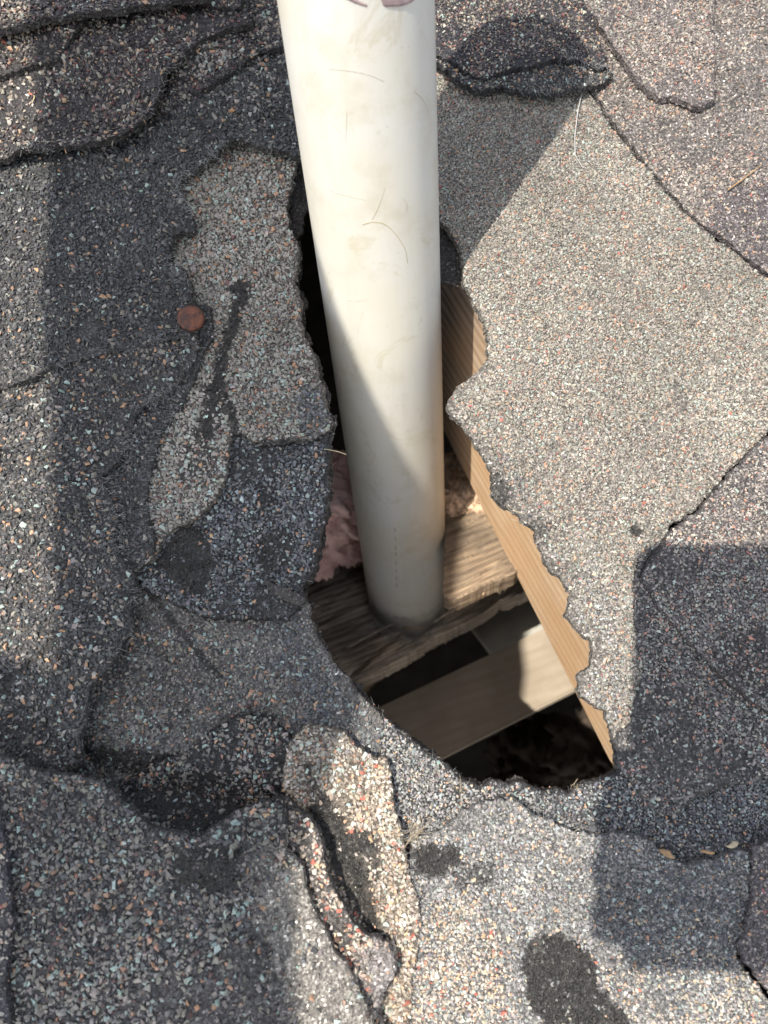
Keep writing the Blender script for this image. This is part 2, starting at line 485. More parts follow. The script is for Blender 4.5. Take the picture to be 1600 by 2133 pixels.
def granule_cloud(P2, hfun, size, pal, tints, squash=0.72):
    n = len(P2)
    x, y = P2[:, 0], P2[:, 1]
    e = 0.5
    z0 = hfun(x, y); zx = (hfun(x + e, y) - z0) / e; zy = (hfun(x, y + e) - z0) / e
    r = size * np.exp(rng.normal(0, 0.27, n))
    r = np.clip(r, size * 0.45, size * 1.7)
    R = rot_matrices(n, 0.45)
    sq = rng.uniform(squash - 0.2, squash + 0.15, n)
    el = rng.uniform(0.75, 1.3, n)
    w = np.array([p[0] for p in pal], float); w /= w.sum()
    cols = np.array([p[1] for p in pal])
    ci = rng.choice(len(pal), n, p=w)
    C = cols[ci]
    for test, pal2, amt in tints:
        k = test(P2) * amt > rng.uniform(0, 1, n)
        w2 = np.array([p[0] for p in pal2], float); w2 /= w2.sum()
        c2 = np.array([p[1] for p in pal2])[rng.choice(len(pal2), n, p=w2)]
        C = np.where(k[:, None], c2, C)
    C = C * (0.72 + 0.56 * fbm(x, y, 34, 808, 4))[:, None] * np.exp(rng.normal(0, 0.11, (n, 1))) * np.exp(rng.normal(0, 0.03, (n, 3)))
    tid = rng.integers(0, len(TEMPL), n)
    Vs, Ts, Cs = [], [], []
    off = 0
    for k, (tv, tt) in enumerate(TEMPL):
        i = np.nonzero(tid == k)[0]
        if not len(i): continue
        base = tv[None] * np.stack([el[i], 1 / el[i], sq[i]], 1)[:, None, :] * r[i][:, None, None]
        v = np.einsum('nij,nkj->nki', R[i], base)
        v[..., 2] += v[..., 0] * zx[i][:, None] + v[..., 1] * zy[i][:, None]
        v += np.stack([x[i], y[i], z0[i] + r[i] * sq[i] * 0.35], 1)[:, None, :]
        t = tt[None] + (off + np.arange(len(i)) * len(tv))[:, None, None]
        Vs.append(v.reshape(-1, 3)); Ts.append(t.reshape(-1, 3)); Cs.append(np.repeat(C[i], len(tv), 0))
        off += len(i) * len(tv)
    return np.concatenate(Vs), np.concatenate(Ts), np.concatenate(Cs)

def cover_polygon(px_poly, soft=2.0, z=0.0, frame=ROOF):
    """1 inside an outline, with a ragged limit."""
    poly = rough(frame.at(*np.array(px_poly, float).T, z), 1.5, 1.2, 6, 91)
    def f(P):
        return inside(P + rng.normal(0, .35, P.shape), poly) * np.where(fbm(P[:, 0], P[:, 1], 4, 92, 3) > .66, .9, .99)
    return f

def blob(px, py, rx, ry, ang=0, power=2.0, amt=1.0):
    c = ROOF.at(px, py); a = math.radians(ang)
    def f(P):
        dx, dy = P[:, 0] - c[0], P[:, 1] - c[1]
        u = dx * math.cos(a) + dy * math.sin(a); v = -dx * math.sin(a) + dy * math.cos(a)
        q = (u / rx) ** 2 + (v / ry) ** 2
        q = q + (fbm(P[:, 0], P[:, 1], 5, 77, 4) - 0.5) * 2.2
        return amt * np.clip((1.35 - q) / 0.5, 0, 1)
    return f

def crack(line, w=.7, amt=1.0, z=3.0):
    L = ROOF.at(*np.array(line, float).T, z)
    def f(P):
        wob = (fbm(P[:, 0], P[:, 1], 3, 78, 3) - .5) * 1.6
        return amt * np.clip(1.7 - (seg_dist(P, L) + wob * .5) / w, 0, 1)
    return f

FRAME_PX = (-300, 1900, -280, 2400)
def in_view(P2, z, frame=ROOF, m=0):
    P = frame.up(np.column_stack([P2, np.full(len(P2), z)])) - CAM
    d = P[:, 2] * CT - P[:, 1] * ST
    u = P[:, 0] / -d * F + CX
    v = CY - (P[:, 1] * CT + P[:, 2] * ST) / -d * F
    return (u > FRAME_PX[0] + m) & (u < FRAME_PX[1] - m) & (v > FRAME_PX[2] + m) & (v < FRAME_PX[3] - m)

def patch(outline_px, z, frame=ROOF, hfun=None, thick=2.6, grid=1.7, edge_step=0.8, edge_amp=0.6, edge_scale=5.0, seed=1, grid_far=9.0, ragged=0.0):
    """A sheet bounded by an outline, with a top that follows hfun, sides and an underside."""
    poly = frame.at(*np.array(outline_px, float).T, z)
    B = rough(poly, edge_step, edge_amp, edge_scale, seed)
    nb = len(B)
    lo, hi = B.min(0), B.max(0)
    pts = []
    for g, near in ((grid, True), (grid_far, False)):
        X, Y = np.meshgrid(np.arange(lo[0], hi[0], g), np.arange(lo[1], hi[1], g))
        Pg = np.stack([X.ravel(), Y.ravel()], 1) + rng.uniform(-0.25, 0.25, (X.size, 2)) * g
        iv = in_view(Pg, z, frame) if frame is ROOF else np.ones(len(Pg), bool)
        Pg = Pg[iv] if near else Pg[~iv]
        if len(Pg): pts.append(Pg)
    G = np.concatenate(pts)
    G = G[inside(G, B)]
    d = seg_dist(G, B, True)
    G = G[d > grid * 0.4]
    A = np.concatenate([B, G])
    ed = [(i, (i + 1) % nb) for i in range(nb)]
    vo, _, fo, _, _, _ = delaunay_2d_cdt([Vector((float(p[0]), float(p[1]))) for p in A], ed, [], 0, 1e-5)
    V2 = np.array([v[:] for v in vo]); T = np.array([f[:] for f in fo])
    cen = V2[T].mean(1)
    T = T[inside(cen, B)]
    used = np.unique(T); mp = -np.ones(len(V2), int); mp[used] = np.arange(len(used)); V2 = V2[used]; T = mp[T]
    # consistent upward winding
    a, b, c = V2[T[:, 0]], V2[T[:, 1]], V2[T[:, 2]]
    flip = ((b - a)[:, 0] * (c - a)[:, 1] - (b - a)[:, 1] * (c - a)[:, 0]) < 0
    T[flip] = T[flip][:, ::-1]
    H = hfun(V2[:, 0], V2[:, 1])
    n = len(V2)
    top = np.column_stack([V2, H])
    # boundary edges of the triangulation
    E = np.concatenate([T[:, [0, 1]], T[:, [1, 2]], T[:, [2, 0]]])
    key = E.min(1).astype(np.int64) * 10000000 + E.max(1)
    uq, inv, cnt = np.unique(key, return_inverse=True, return_counts=True)
    BE = E[cnt[inv] == 1]
    out = np.zeros_like(V2)
    ev = V2[BE[:, 1]] - V2[BE[:, 0]]
    en = np.stack([ev[:, 1], -ev[:, 0]], 1); en /= np.maximum(np.linalg.norm(en, axis=1), 1e-9)[:, None]
    np.add.at(out, BE[:, 0], en * .5); np.add.at(out, BE[:, 1], en * .5)
    wob = fbm(V2[:, 0], V2[:, 1], 2.2, seed + 70, 3)
    bot = np.column_stack([V2 + out * (ragged * (wob - .15) * 2)[:, None], H - thick])
    V = np.concatenate([top, bot])
    side = np.concatenate([np.stack([BE[:, 1], BE[:, 0], BE[:, 0] + n], 1), np.stack([BE[:, 1], BE[:, 0] + n, BE[:, 1] + n], 1)])
    Tall = np.concatenate([T, T[:, ::-1] + n, side])
    return V, Tall, B, len(T)

SHINGLES = []
def shingle(label, outline, z, pal, base=(.030, .029, .030), size=0.62, cover=0.97, sparse=0.25, thr=0.36, nscale=14,
            bald=(), tints=(), lifts=(), seed=1, rim=(), edge_bald=0.0, amp=0.6, fuzz=(), name='asphalt_shingle', thick=2.6, cell=1.50, cat='shingle', fuzz_len=3.0, dense=1.0, worn=(), thin=()):
    """One piece of roof covering: bitumen sheet with its stone granules, and torn glass fibres as a part."""
    if z > 6: z = 6 + (z - 6) * 0.72
    size = size * (1.16 if size >= .66 else 1.02)
    L = [(ROOF.at(*np.array(l, float).T, z), h * .75, f) for l, h, f in lifts]
    def hfun(x, y):
        P = np.stack([np.ravel(x), np.ravel(y)], 1)
        h = z + lie(P[:, 0], P[:, 1]) + (fbm(P[:, 0], P[:, 1], 4.5, 40 + seed, 2) - 0.5) * (1.3 if size > .75 else .8)
        if size > .75:                                   # hardened crusts and small steps in the old sheets
            st = fbm(P[:, 0] * .55, P[:, 1], 9, 140 + seed, 3)
            h = h + .9 * np.clip((st - .52) / .03, 0, 1)
        for line, hh, fall in L:
            dd = seg_dist(P, line)
            h = h + hh * np.exp(-(dd / fall) ** 1.4)
        return h
    V, T, B, ntop = patch(outline, z, ROOF, hfun, thick, seed=seed, edge_amp=amp * 1.25, ragged=0.55)
    # granules on a jittered lattice
    lo, hi = B.min(0), B.max(0)
    g = size * cell
    X, Y = np.meshgrid(np.arange(lo[0], hi[0], g), np.arange(lo[1], hi[1], g))
    P = np.stack([X.ravel(), Y.ravel()], 1) + rng.uniform(-0.48, 0.48, (X.size, 2)) * g
    P = P[in_view(P, z)]
    P = P[inside(P, B)]
    Pall = P
    cn = fbm(P[:, 0], P[:, 1], nscale, 200 + seed, 4)
    prob = np.where(cn > thr, cover, sparse + (cover - sparse) * np.clip((cn - thr + 0.06) / 0.06, 0, 1)) * dense
    d = seg_dist(P, B, True)
    prob = prob * np.clip((d - 0.15) / (0.35 + edge_bald), 0.0, 1)
    for f in bald: prob = prob * (1 - np.clip(f(P), 0, 1))
    for f in thin: prob = prob * (1 - np.clip(f(P), 0, 1))
    for line, wdt in rim:
        dd = seg_dist(P, ROOF.at(*np.array(line, float).T, z)) + (fbm(P[:, 0], P[:, 1], 5, 55, 3) - 0.5) * wdt
        prob = prob * np.clip(dd / wdt - 0.35, 0.12, 1)
    P = P[rng.uniform(0, 1, len(P)) < prob]
    fine = P[rng.uniform(0, 1, len(P)) < .85]
    fine = fine + rng.normal(0, size * .62, fine.shape)
    fine = fine[inside(fine, B)]
    crust = Pall[rng.uniform(0, 1, len(Pall)) < .55 * np.clip(sum(np.clip(f(Pall), 0, 1) for f in bald), 0, 1)] if bald else Pall[:0]
    Bv = B[in_view(B, z)]
    crumbs = None
    if len(Bv):
        Bc = Bv[rng.uniform(0, 1, len(Bv)) < .34]
        crumbs = granule_cloud(Bc + rng.normal(0, .35, Bc.shape), lambda x, y: hfun(x, y) - thick * rng.uniform(.15, .9, len(x)) * (np.abs(x) > -1), size * .62,
                               [(6, (.05, .045, .04)), (3, (.10, .09, .075)), (2, (.17, .15, .125)), (1, (.02, .02, .02))] + [(.35, p[1]) for p in pal], ())
    if len(P):
        gv, gt, gc = granule_cloud(P, hfun, size, pal, tints)
        if len(fine):
            fv, ft, fc = granule_cloud(fine, hfun, size * .52, pal, tints)
            gt = np.concatenate([gt, ft + len(gv)]); gv = np.concatenate([gv, fv]); gc = np.concatenate([gc, fc])
    else:
        gv, gt, gc = np.zeros((0, 3)), np.zeros((0, 3), int), np.zeros((0, 3))
    if len(crust):
        kv, kt, kc = granule_cloud(crust, lambda x, y: hfun(x, y) - .15, size * .85, [(5, (.020, .019, .0175)), (2, (.036, .034, .031)), (.06, (.13, .12, .11))], (), .6)
        gt = np.concatenate([gt, kt + len(gv)]); gv = np.concatenate([gv, kv]); gc = np.concatenate([gc, kc])
    if crumbs is not None and len(Bc):
        gt = np.concatenate([gt, crumbs[1] + len(gv)]); gv = np.concatenate([gv, crumbs[0]]); gc = np.concatenate([gc, crumbs[2]])
    base = np.array(base)
    bc = np.tile(base, (len(V), 1))
    bc = bc * (0.75 + 0.6 * fbm(V[:, 0], V[:, 1], 9, 300, 3))[:, None]
    for f in bald:
        k = np.clip(f(V[:, :2]), 0, 1)[:, None]
        bc = bc * (1 - k) + np.array([.021, .0198, .0185]) * k
    ctr = np.array([*B.mean(0), z])
    for f, wc in worn:
        k = np.clip(f(V[:, :2]), 0, 1)[:, None] * (.75 + .5 * fbm(V[:, 0], V[:, 1], 3, 301, 3))[:, None]
        bc = bc * (1 - np.clip(k, 0, 1)) + np.array(wc) * k
    VV = (np.concatenate([V, gv]) - ctr) * MM
    TT = np.concatenate([T, gt + len(V)])
    mi = np.concatenate([np.zeros(len(T), int), np.ones(len(gt), int)])
    sm = np.concatenate([np.arange(len(T)) < 2 * ntop, np.zeros(len(gt), bool)])
    me = mesh_from_arrays(name, VV, TT, [MAT['asphalt'], MAT['granule']], mi, sm, np.concatenate([bc, gc]))
    o = finish(link(name, me, ctr), label, cat, 'shingle pieces round the hole')
    if fuzz:
        curves = []
        for line, per_mm in fuzz:
            pl = ROOF.at(*np.array(line, float).T, z)
            S = resample(pl, 0.35, False)
            tang = np.gradient(S, axis=0)
            tang /= np.linalg.norm(tang, axis=1)[:, None]
            for _ in range(int(len(S) * 0.35 * per_mm)):
                k = rng.integers(0, len(S))
                if fbm(S[k:k + 1, 0], S[k:k + 1, 1], 9, 66, 2)[0] < 0.42: continue
                p = S[k] + rng.normal(0, 0.9, 2)
                a = math.atan2(tang[k, 1], tang[k, 0]) + rng.choice([-1, 1]) * rng.uniform(0.3, 2.0)
                ln = rng.uniform(0.35, 1.3) * fuzz_len
                dirv = np.array([math.cos(a), math.sin(a)])
                q = [p + dirv * ln * t for t in (0, 0.35, 0.7, 1.0)]
                zz = hfun(np.array([w[0] for w in q]), np.array([w[1] for w in q]))
                lift = rng.uniform(0.1, 1.0)
                bend = rng.normal(0, 0.3, 2)
                curves.append(([np.array([w[0] + bend[0] * t * t, w[1] + bend[1] * t * t, zc + 0.45 + lift * t * 1.3]) for w, zc, t in zip(q, np.maximum(zz, zz[0] - 0.5), (0, .35, .7, 1))], rng.uniform(0.028, 0.06)))
        if curves:
            me = tubes_mesh('fibre_fringe', curves, MAT['fibre'], ctr, 3)
            f_ = link('fibre_fringe', me, ctr, parent=o)
            f_['kind'] = 'stuff'
    SHINGLES.append((o, hfun))
    return o, hfun

def tubes_mesh(name, curves, mat, ctr, seg=3, taper=True):
    """Thin round strands: a list of (points in roof mm, radius in mm)."""
    Vs, Ts = [], []
    off = 0
    for pts, r in curves:
        pts = np.array(pts)
        t = np.gradient(pts, axis=0); t /= np.maximum(np.linalg.norm(t, axis=1), 1e-9)[:, None]
        ref = np.array([0.31, 0.17, 0.93])
        u = np.cross(t, ref); u /= np.maximum(np.linalg.norm(u, axis=1), 1e-9)[:, None]
        w = np.cross(t, u)
        n = len(pts)
        rr = np.full(n, r) if not taper else r * np.linspace(1, 0.45, n)
        a = np.arange(seg) * 2 * math.pi / seg
        ring = pts[:, None] + rr[:, None, None] * (np.cos(a)[None, :, None] * u[:, None] + np.sin(a)[None, :, None] * w[:, None])
        Vs.append(ring.reshape(-1, 3))
        for i in range(n - 1):
            for j in range(seg):
                p, q = off + i * seg + j, off + i * seg + (j + 1) % seg
                Ts += [(p, q, q + seg), (p, q + seg, p + seg)]
        for j in range(1, seg - 1):
            Ts += [(off, off + j + 1, off + j), (off + (n - 1) * seg, off + (n - 1) * seg + j, off + (n - 1) * seg + j + 1)]
        off += n * seg
    V = (np.concatenate(Vs) - ctr) * MM
    return mesh_from_arrays(name, V, np.array(Ts), [mat], None, np.ones(len(Ts), bool))

# ---------------------------------------------------------------- rim of the hole (sight lines)
RIM_R = [(890, 400), (918, 462), (945, 490), (960, 520), (965, 560), (966, 590), (985, 618), (1000, 652), (1016, 700), (1018, 740), (1005, 765), (975, 785),
         (946, 808), (933, 838), (940, 862), (963, 880), (976, 905), (1000, 935), (1024, 985), (1023, 1028), (1040, 1050), (1062, 1060), (1090, 1085), (1115, 1103), (1120, 1125),
         (1130, 1150), (1150, 1185), (1172, 1207), (1190, 1237), (1188, 1262), (1182, 1280), (1196, 1300), (1215, 1320), (1234, 1338), (1234, 1368), (1226, 1392), (1210, 1410),
         (1205, 1438), (1210, 1452), (1240, 1468), (1262, 1482), (1274, 1520), (1286, 1560), (1288, 1600)]
RIM_B = [(1288, 1600), (1277, 1614), (1240, 1626), (1212, 1628), (1200, 1633), (1183, 1652), (1168, 1644), (1150, 1643), (1128, 1645), (1110, 1640), (1092, 1628), (1076, 1626), (1060, 1633), (1040, 1630),
         (1022, 1622), (1005, 1632), (990, 1633), (972, 1628), (955, 1618), (935, 1597), (915, 1584), (900, 1572), (868, 1548), (830, 1522), (800, 1494), (770, 1466), (745, 1435), (722, 1411), (706, 1398), (690, 1378), (668, 1345), (652, 1312), (646, 1280), (642, 1256)]
RIM_L = [(640, 1250), (628, 1226), (640, 1208), (655, 1188), (664, 1150), (668, 1130), (676, 1095), (683, 1060), (685, 1010), (684, 985), (687, 955), (690, 935), (684, 905), (697, 885), (694, 868)]
RIM_S1 = [(697, 880), (684, 860), (680, 838), (672, 802), (664, 780), (657, 742), (650, 728), (638, 706), (627, 668), (631, 632), (616, 592), (622, 560), (627, 538), (620, 505), (606, 480), (602, 455), (598, 425), (603, 395), (614, 365), (622, 330), (640, 310)]

# ---------------------------------------------------------------- roof pieces, lowest first
S1_bald = [blob(500, 615, 3.8, 3.5), crack([(515, 600), (498, 640), (484, 690), (470, 730), (458, 775), (450, 810)], 2.1, .95, 4), crack([(450, 810), (445, 850), (432, 900)], 3.2, .9, 4), crack([(470, 830), (486, 868), (492, 905)], 1.6, .9, 4), blob(560, 935, 12, 2.0, 8), blob(420, 960, 7, 12, 0, amt=0.45)]
TAR_L = cover_polygon([(318, 1170), (335, 1148), (360, 1125), (372, 1098), (395, 1085), (418, 1105), (438, 1130), (442, 1175), (436, 1215), (425, 1240), (395, 1242), (365, 1215), (345, 1190)], z=3)
TAR_B = cover_polygon([(1105, 1962), (1130, 1948), (1165, 1945), (1195, 1962), (1225, 1985), (1243, 2015), (1248, 2055), (1275, 2078), (1305, 2105), (1330, 2150), (1360, 2300), (1190, 2300), (1130, 2140), (1098, 2085), (1088, 2030), (1085, 1990)], z=4)

shingle('bluish torn shingle strip on the lower left rim, with a round tar spot',
        [(400, 850), (660, 850), (694, 868)] + RIM_L[::-1] + [(640, 1250), (600, 1290), (440, 1290), (300, 1230), (260, 1150), (330, 1000)], 1.5, BLUE, seed=21, size=0.66,
        bald=[TAR_L, blob(575, 1150, 6, 7, 0, amt=.8), blob(640, 915, 8, 3, amt=.6), blob(560, 1030, 3, 9, amt=.5)], rim=[(RIM_L, 2.0)], lifts=[(RIM_L, 1.2, 6)], thr=0.40, fuzz=[(RIM_L, .3)])
shingle('pale grey-green shingle patch hollowed between the dark sheets, below the tar spot',
        [(240, 1200), (420, 1240), (560, 1225), (625, 1240)] + RIM_B[::-1][0:13] + [(955, 1618), (965, 1700), (860, 1790), (600, 1790), (130, 1690), (120, 1300)], -1.0, TEAL, base=(.10, .094, .088), seed=22, size=0.66,
        rim=[(RIM_B[20:], 2.6)], bald=[crack([(310, 1232), (335, 1268), (360, 1300), (385, 1330), (410, 1362), (435, 1388), (457, 1412)], .8), blob(330, 1420, 20, 12, amt=.3), blob(300, 1590, 30, 4, -8, amt=.8)], lifts=[(RIM_B[20:], 1.5, 7)], thr=0.40, fuzz=[(RIM_B[20:], .25)],
        tints=[(blob(640, 1330, 14, 22), BLUE, .85), (blob(760, 1500, 20, 14), BLUE, .9), (blob(700, 1450, 10, 30, 40), BLUE, .7)])
shingle('grey strip of shingle along the bottom rim of the hole, with frayed broken edge',
        [(800, 1494)] + RIM_B[::-1][8:] + [(1310, 1620), (1420, 1640), (1650, 1600), (1700, 1830), (1300, 1830), (1000, 1790), (820, 1800), (790, 1600)], 0.5, COOL, seed=23, size=0.58,
        lifts=[(RIM_B[:24], 0.9, 5)], rim=[(RIM_B[:24], 1.2)], thr=.33, tints=[(blob(1420, 1700, 60, 16), BLUE, .8)], fuzz=[(RIM_B[:22], .15)])
shingle('light speckled flat shingle on the right side of the hole, the widest sunlit one',
        [(1222, 192), (1256, 240), (1290, 284), (1330, 335), (1370, 384), (1410, 430), (1450, 468), (1490, 500), (1530, 530), (1600, 580), (1780, 700), (1780, 775), (1600, 900), (1562, 937), (1522, 978), (1482, 1022), (1452, 1058), (1412, 1088), (1390, 1104), (1420, 1190), (1420, 1500), (1380, 1620), (1288, 1600)] + RIM_R[::-1] + [(860, 330), (850, 100), (1235, 100)], 1.0, RIGHT, base=(.115, .106, .095), seed=24, size=0.56, thr=.28, cell=1.5,
        rim=[(RIM_R[10:38], 3.2)], lifts=[(RIM_R[2:14], -1.5, 6), (RIM_R[20:40], -1.2, 8)], bald=[blob(1325, 1108, 3, 2), blob(1040, 1020, 4, 9, 20, amt=.7), blob(1130, 1100, 5, 3, amt=.5)],
        tints=[(blob(1290, 1000, 40, 18, 10), PURPLE, .35), (blob(1090, 1100, 8, 30, 20), DARKR, .5), (blob(1240, 1350, 10, 30), COOL, .6)], edge_bald=.3, fuzz=[(RIM_R[18:30], .5)])
shingle('purplish grey shingle filling the upper right corner above the diagonal seam',
        [(1228, 190), (1295, 279), (1335, 329), (1375, 378), (1416, 424), (1456, 462), (1536, 522), (1608, 574), (1786, 693), (2050, 690), (2050, -350), (1150, -350), (1150, 90), (1200, 130)], 1.6, PURPLE, base=(.10, .09, .085), seed=25, size=0.60,
        thr=.47, sparse=.35, nscale=22, thin=[blob(1575, 480, 16, 18, 0, amt=.7)], worn=[(blob(1575, 480, 22, 24), (.075, .066, .068))])
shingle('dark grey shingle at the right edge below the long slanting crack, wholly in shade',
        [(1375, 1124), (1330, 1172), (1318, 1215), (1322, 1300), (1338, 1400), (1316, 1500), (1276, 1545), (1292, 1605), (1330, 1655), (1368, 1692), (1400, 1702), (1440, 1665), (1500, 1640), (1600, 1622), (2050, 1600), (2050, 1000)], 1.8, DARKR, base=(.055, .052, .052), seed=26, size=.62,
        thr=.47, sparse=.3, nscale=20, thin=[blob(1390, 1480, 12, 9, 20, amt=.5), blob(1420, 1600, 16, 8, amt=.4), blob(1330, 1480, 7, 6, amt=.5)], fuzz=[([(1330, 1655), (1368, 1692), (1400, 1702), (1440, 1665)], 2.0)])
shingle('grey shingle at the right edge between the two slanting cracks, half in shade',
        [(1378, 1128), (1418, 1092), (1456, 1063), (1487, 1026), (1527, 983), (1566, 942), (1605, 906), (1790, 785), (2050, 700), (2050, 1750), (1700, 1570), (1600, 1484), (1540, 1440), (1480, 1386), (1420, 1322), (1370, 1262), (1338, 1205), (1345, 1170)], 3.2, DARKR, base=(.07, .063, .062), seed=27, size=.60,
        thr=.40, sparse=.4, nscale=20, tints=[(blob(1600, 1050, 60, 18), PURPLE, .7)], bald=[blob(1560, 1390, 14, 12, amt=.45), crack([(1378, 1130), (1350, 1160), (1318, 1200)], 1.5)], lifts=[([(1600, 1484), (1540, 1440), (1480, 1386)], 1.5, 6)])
shingle('cool grey shingle below the hole with a long black tar stain, largest at the bottom',
        [(858, 1750), (900, 1738), (935, 1715), (962, 1692), (1000, 1676), (1040, 1664), (1072, 1667), (1100, 1688), (1150, 1708), (1190, 1727), (1230, 1740), (1280, 1735), (1345, 1743), (1370, 1768), (1392, 1788), (1432, 1802), (1480, 1790), (1535, 1768), (1562, 1772), (1557, 1870), (1537, 1960), (1532, 1990), (1572, 2040), (1602, 2090), (1750, 2210), (1750, 2450), (820, 2450), (840, 1900)],
        3.2, COOL, base=(.11, .107, .105), seed=28, size=.60, thr=.30, cell=1.5, bald=[TAR_B, blob(905, 1785, 7, 5.5), blob(985, 1820, 7, 4, 20, amt=.6)], tints=[(blob(950, 2060, 16, 26), WARM, .75), (blob(1400, 1890, 26, 24), BLUE, .7), (blob(1400, 2060, 40, 12), WARM, .3)],
        lifts=[([(1040, 1664), (1100, 1688), (1190, 1727), (1230, 1740)], 1.3, 4), ([(1392, 1788), (1432, 1802), (1480, 1790)], 1.5, 5)],
        fuzz=[([(858, 1750), (900, 1738), (962, 1692), (1000, 1676)], 2.0), ([(1072, 1667), (1150, 1708), (1230, 1740)], 1.0)])
shingle('purplish worn shingle corner at the lower right edge of the roof patch',
        [(1568, 1762), (1563, 1870), (1543, 1962), (1540, 1986), (1578, 2034), (1625, 2085), (1770, 2195), (2050, 2195), (2050, 1650), (1610, 1745)], 5.2, PURPLE, base=(.045, .040, .045), seed=29, size=.58, thr=.55, sparse=.25, cover=.7, worn=[(blob(1620, 1950, 60, 60), (.085, .076, .08))])
shingle('light brown-grey shingle with black tar streaks left of the pipe, along the upper left rim',
        [(350, 260)] + [(640, 270)] + RIM_S1[::-1] + [(690, 890), (668, 906), (640, 916), (600, 926), (540, 926), (512, 906), (482, 906), (472, 960), (466, 1012), (440, 1050), (402, 1085), (370, 1096), (340, 1122), (312, 1170), (285, 1182), (270, 1150), (215, 1000), (300, 800), (360, 600)],
        4.4, GREYBROWN, base=(.10, .09, .079), seed=30, size=0.70, thr=.20, cell=1.36, bald=S1_bald, rim=[(RIM_S1[:14], 1.6)], lifts=[(RIM_S1[4:16], 1.0, 6), (RIM_S1[:5], -2.5, 6)], fuzz=[([(482, 906), (472, 960), (440, 1050)], 1.0)],
        tints=[(blob(660, 860, 6, 10), BLUE, .9)])
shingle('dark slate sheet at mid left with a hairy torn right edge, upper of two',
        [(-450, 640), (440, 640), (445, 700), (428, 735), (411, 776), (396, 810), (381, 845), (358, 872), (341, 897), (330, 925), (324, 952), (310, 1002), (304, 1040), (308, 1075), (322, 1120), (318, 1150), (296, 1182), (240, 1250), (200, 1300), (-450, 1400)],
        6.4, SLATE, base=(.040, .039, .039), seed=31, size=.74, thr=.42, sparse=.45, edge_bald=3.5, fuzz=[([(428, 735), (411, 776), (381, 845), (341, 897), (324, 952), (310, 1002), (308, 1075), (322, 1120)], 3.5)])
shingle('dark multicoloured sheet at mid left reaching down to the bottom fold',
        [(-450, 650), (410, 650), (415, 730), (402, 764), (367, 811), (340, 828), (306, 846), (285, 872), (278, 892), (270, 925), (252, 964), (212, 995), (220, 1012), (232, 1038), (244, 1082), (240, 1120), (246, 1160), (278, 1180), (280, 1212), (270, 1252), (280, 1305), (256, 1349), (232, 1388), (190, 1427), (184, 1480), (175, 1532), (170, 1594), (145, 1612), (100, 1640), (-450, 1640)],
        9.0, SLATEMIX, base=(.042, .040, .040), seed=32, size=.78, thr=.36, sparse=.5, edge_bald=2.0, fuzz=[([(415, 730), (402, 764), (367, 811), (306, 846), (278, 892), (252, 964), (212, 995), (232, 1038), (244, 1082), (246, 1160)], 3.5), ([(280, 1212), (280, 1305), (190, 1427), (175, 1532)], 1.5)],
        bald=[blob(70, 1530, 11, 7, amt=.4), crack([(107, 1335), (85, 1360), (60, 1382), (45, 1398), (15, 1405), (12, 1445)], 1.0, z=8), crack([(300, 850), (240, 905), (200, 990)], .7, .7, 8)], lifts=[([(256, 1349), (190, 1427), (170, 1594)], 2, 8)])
shingle('blue-black slate sheet at upper left holding the rusty nail at its corner',
        [(-450, 60), (645, 60), (645, 335), (614, 331), (600, 320), (565, 313), (528, 301), (500, 294), (468, 305), (450, 325), (428, 343), (404, 360), (386, 367), (376, 392), (386, 420), (400, 450), (406, 475), (400, 484), (376, 479), (362, 490), (354, 520), (357, 548), (385, 560), (398, 600), (403, 640), (420, 680), (398, 702), (352, 713), (300, 723), (250, 739), (200, 746), (150, 760), (100, 778), (85, 793), (60, 801), (0, 818), (-450, 860)],
        11.6, SLATE, base=(.040, .039, .039), seed=33, size=.76, thr=.36, sparse=.5, edge_bald=1.2, lifts=[([(614, 331), (528, 301), (468, 305), (404, 360)], 1.5, 6)],
        fuzz=[([(468, 305), (428, 343), (386, 367), (376, 392), (400, 450)], 4.5), ([(400, 484), (362, 490), (357, 548), (398, 600)], 4.5), ([(352, 713), (250, 739), (100, 778)], 2.0)], tints=[(blob(530, 230, 20, 14), GREYBROWN, .25), (blob(200, 690, 50, 10), SLATEMIX, .6)])
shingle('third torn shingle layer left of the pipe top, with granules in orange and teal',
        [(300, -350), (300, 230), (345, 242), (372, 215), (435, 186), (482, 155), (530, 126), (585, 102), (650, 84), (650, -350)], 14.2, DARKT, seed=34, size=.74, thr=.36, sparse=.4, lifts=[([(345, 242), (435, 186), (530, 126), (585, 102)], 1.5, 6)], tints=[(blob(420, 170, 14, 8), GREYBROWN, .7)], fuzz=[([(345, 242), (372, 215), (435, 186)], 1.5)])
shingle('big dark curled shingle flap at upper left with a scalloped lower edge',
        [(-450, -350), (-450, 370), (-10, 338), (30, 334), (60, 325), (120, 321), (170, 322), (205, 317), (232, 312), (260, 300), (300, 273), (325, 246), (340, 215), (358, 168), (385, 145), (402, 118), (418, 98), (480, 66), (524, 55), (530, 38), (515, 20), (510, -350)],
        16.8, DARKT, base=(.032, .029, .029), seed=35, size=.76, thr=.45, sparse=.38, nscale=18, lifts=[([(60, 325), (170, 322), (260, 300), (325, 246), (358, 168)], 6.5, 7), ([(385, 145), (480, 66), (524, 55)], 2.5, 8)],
        tints=[(blob(40, 250, 24, 16), WARM, .55)], fuzz=[([(0, 336), (60, 325), (170, 322)], 2.0), ([(300, 273), (340, 215), (385, 145)], 1.5)])
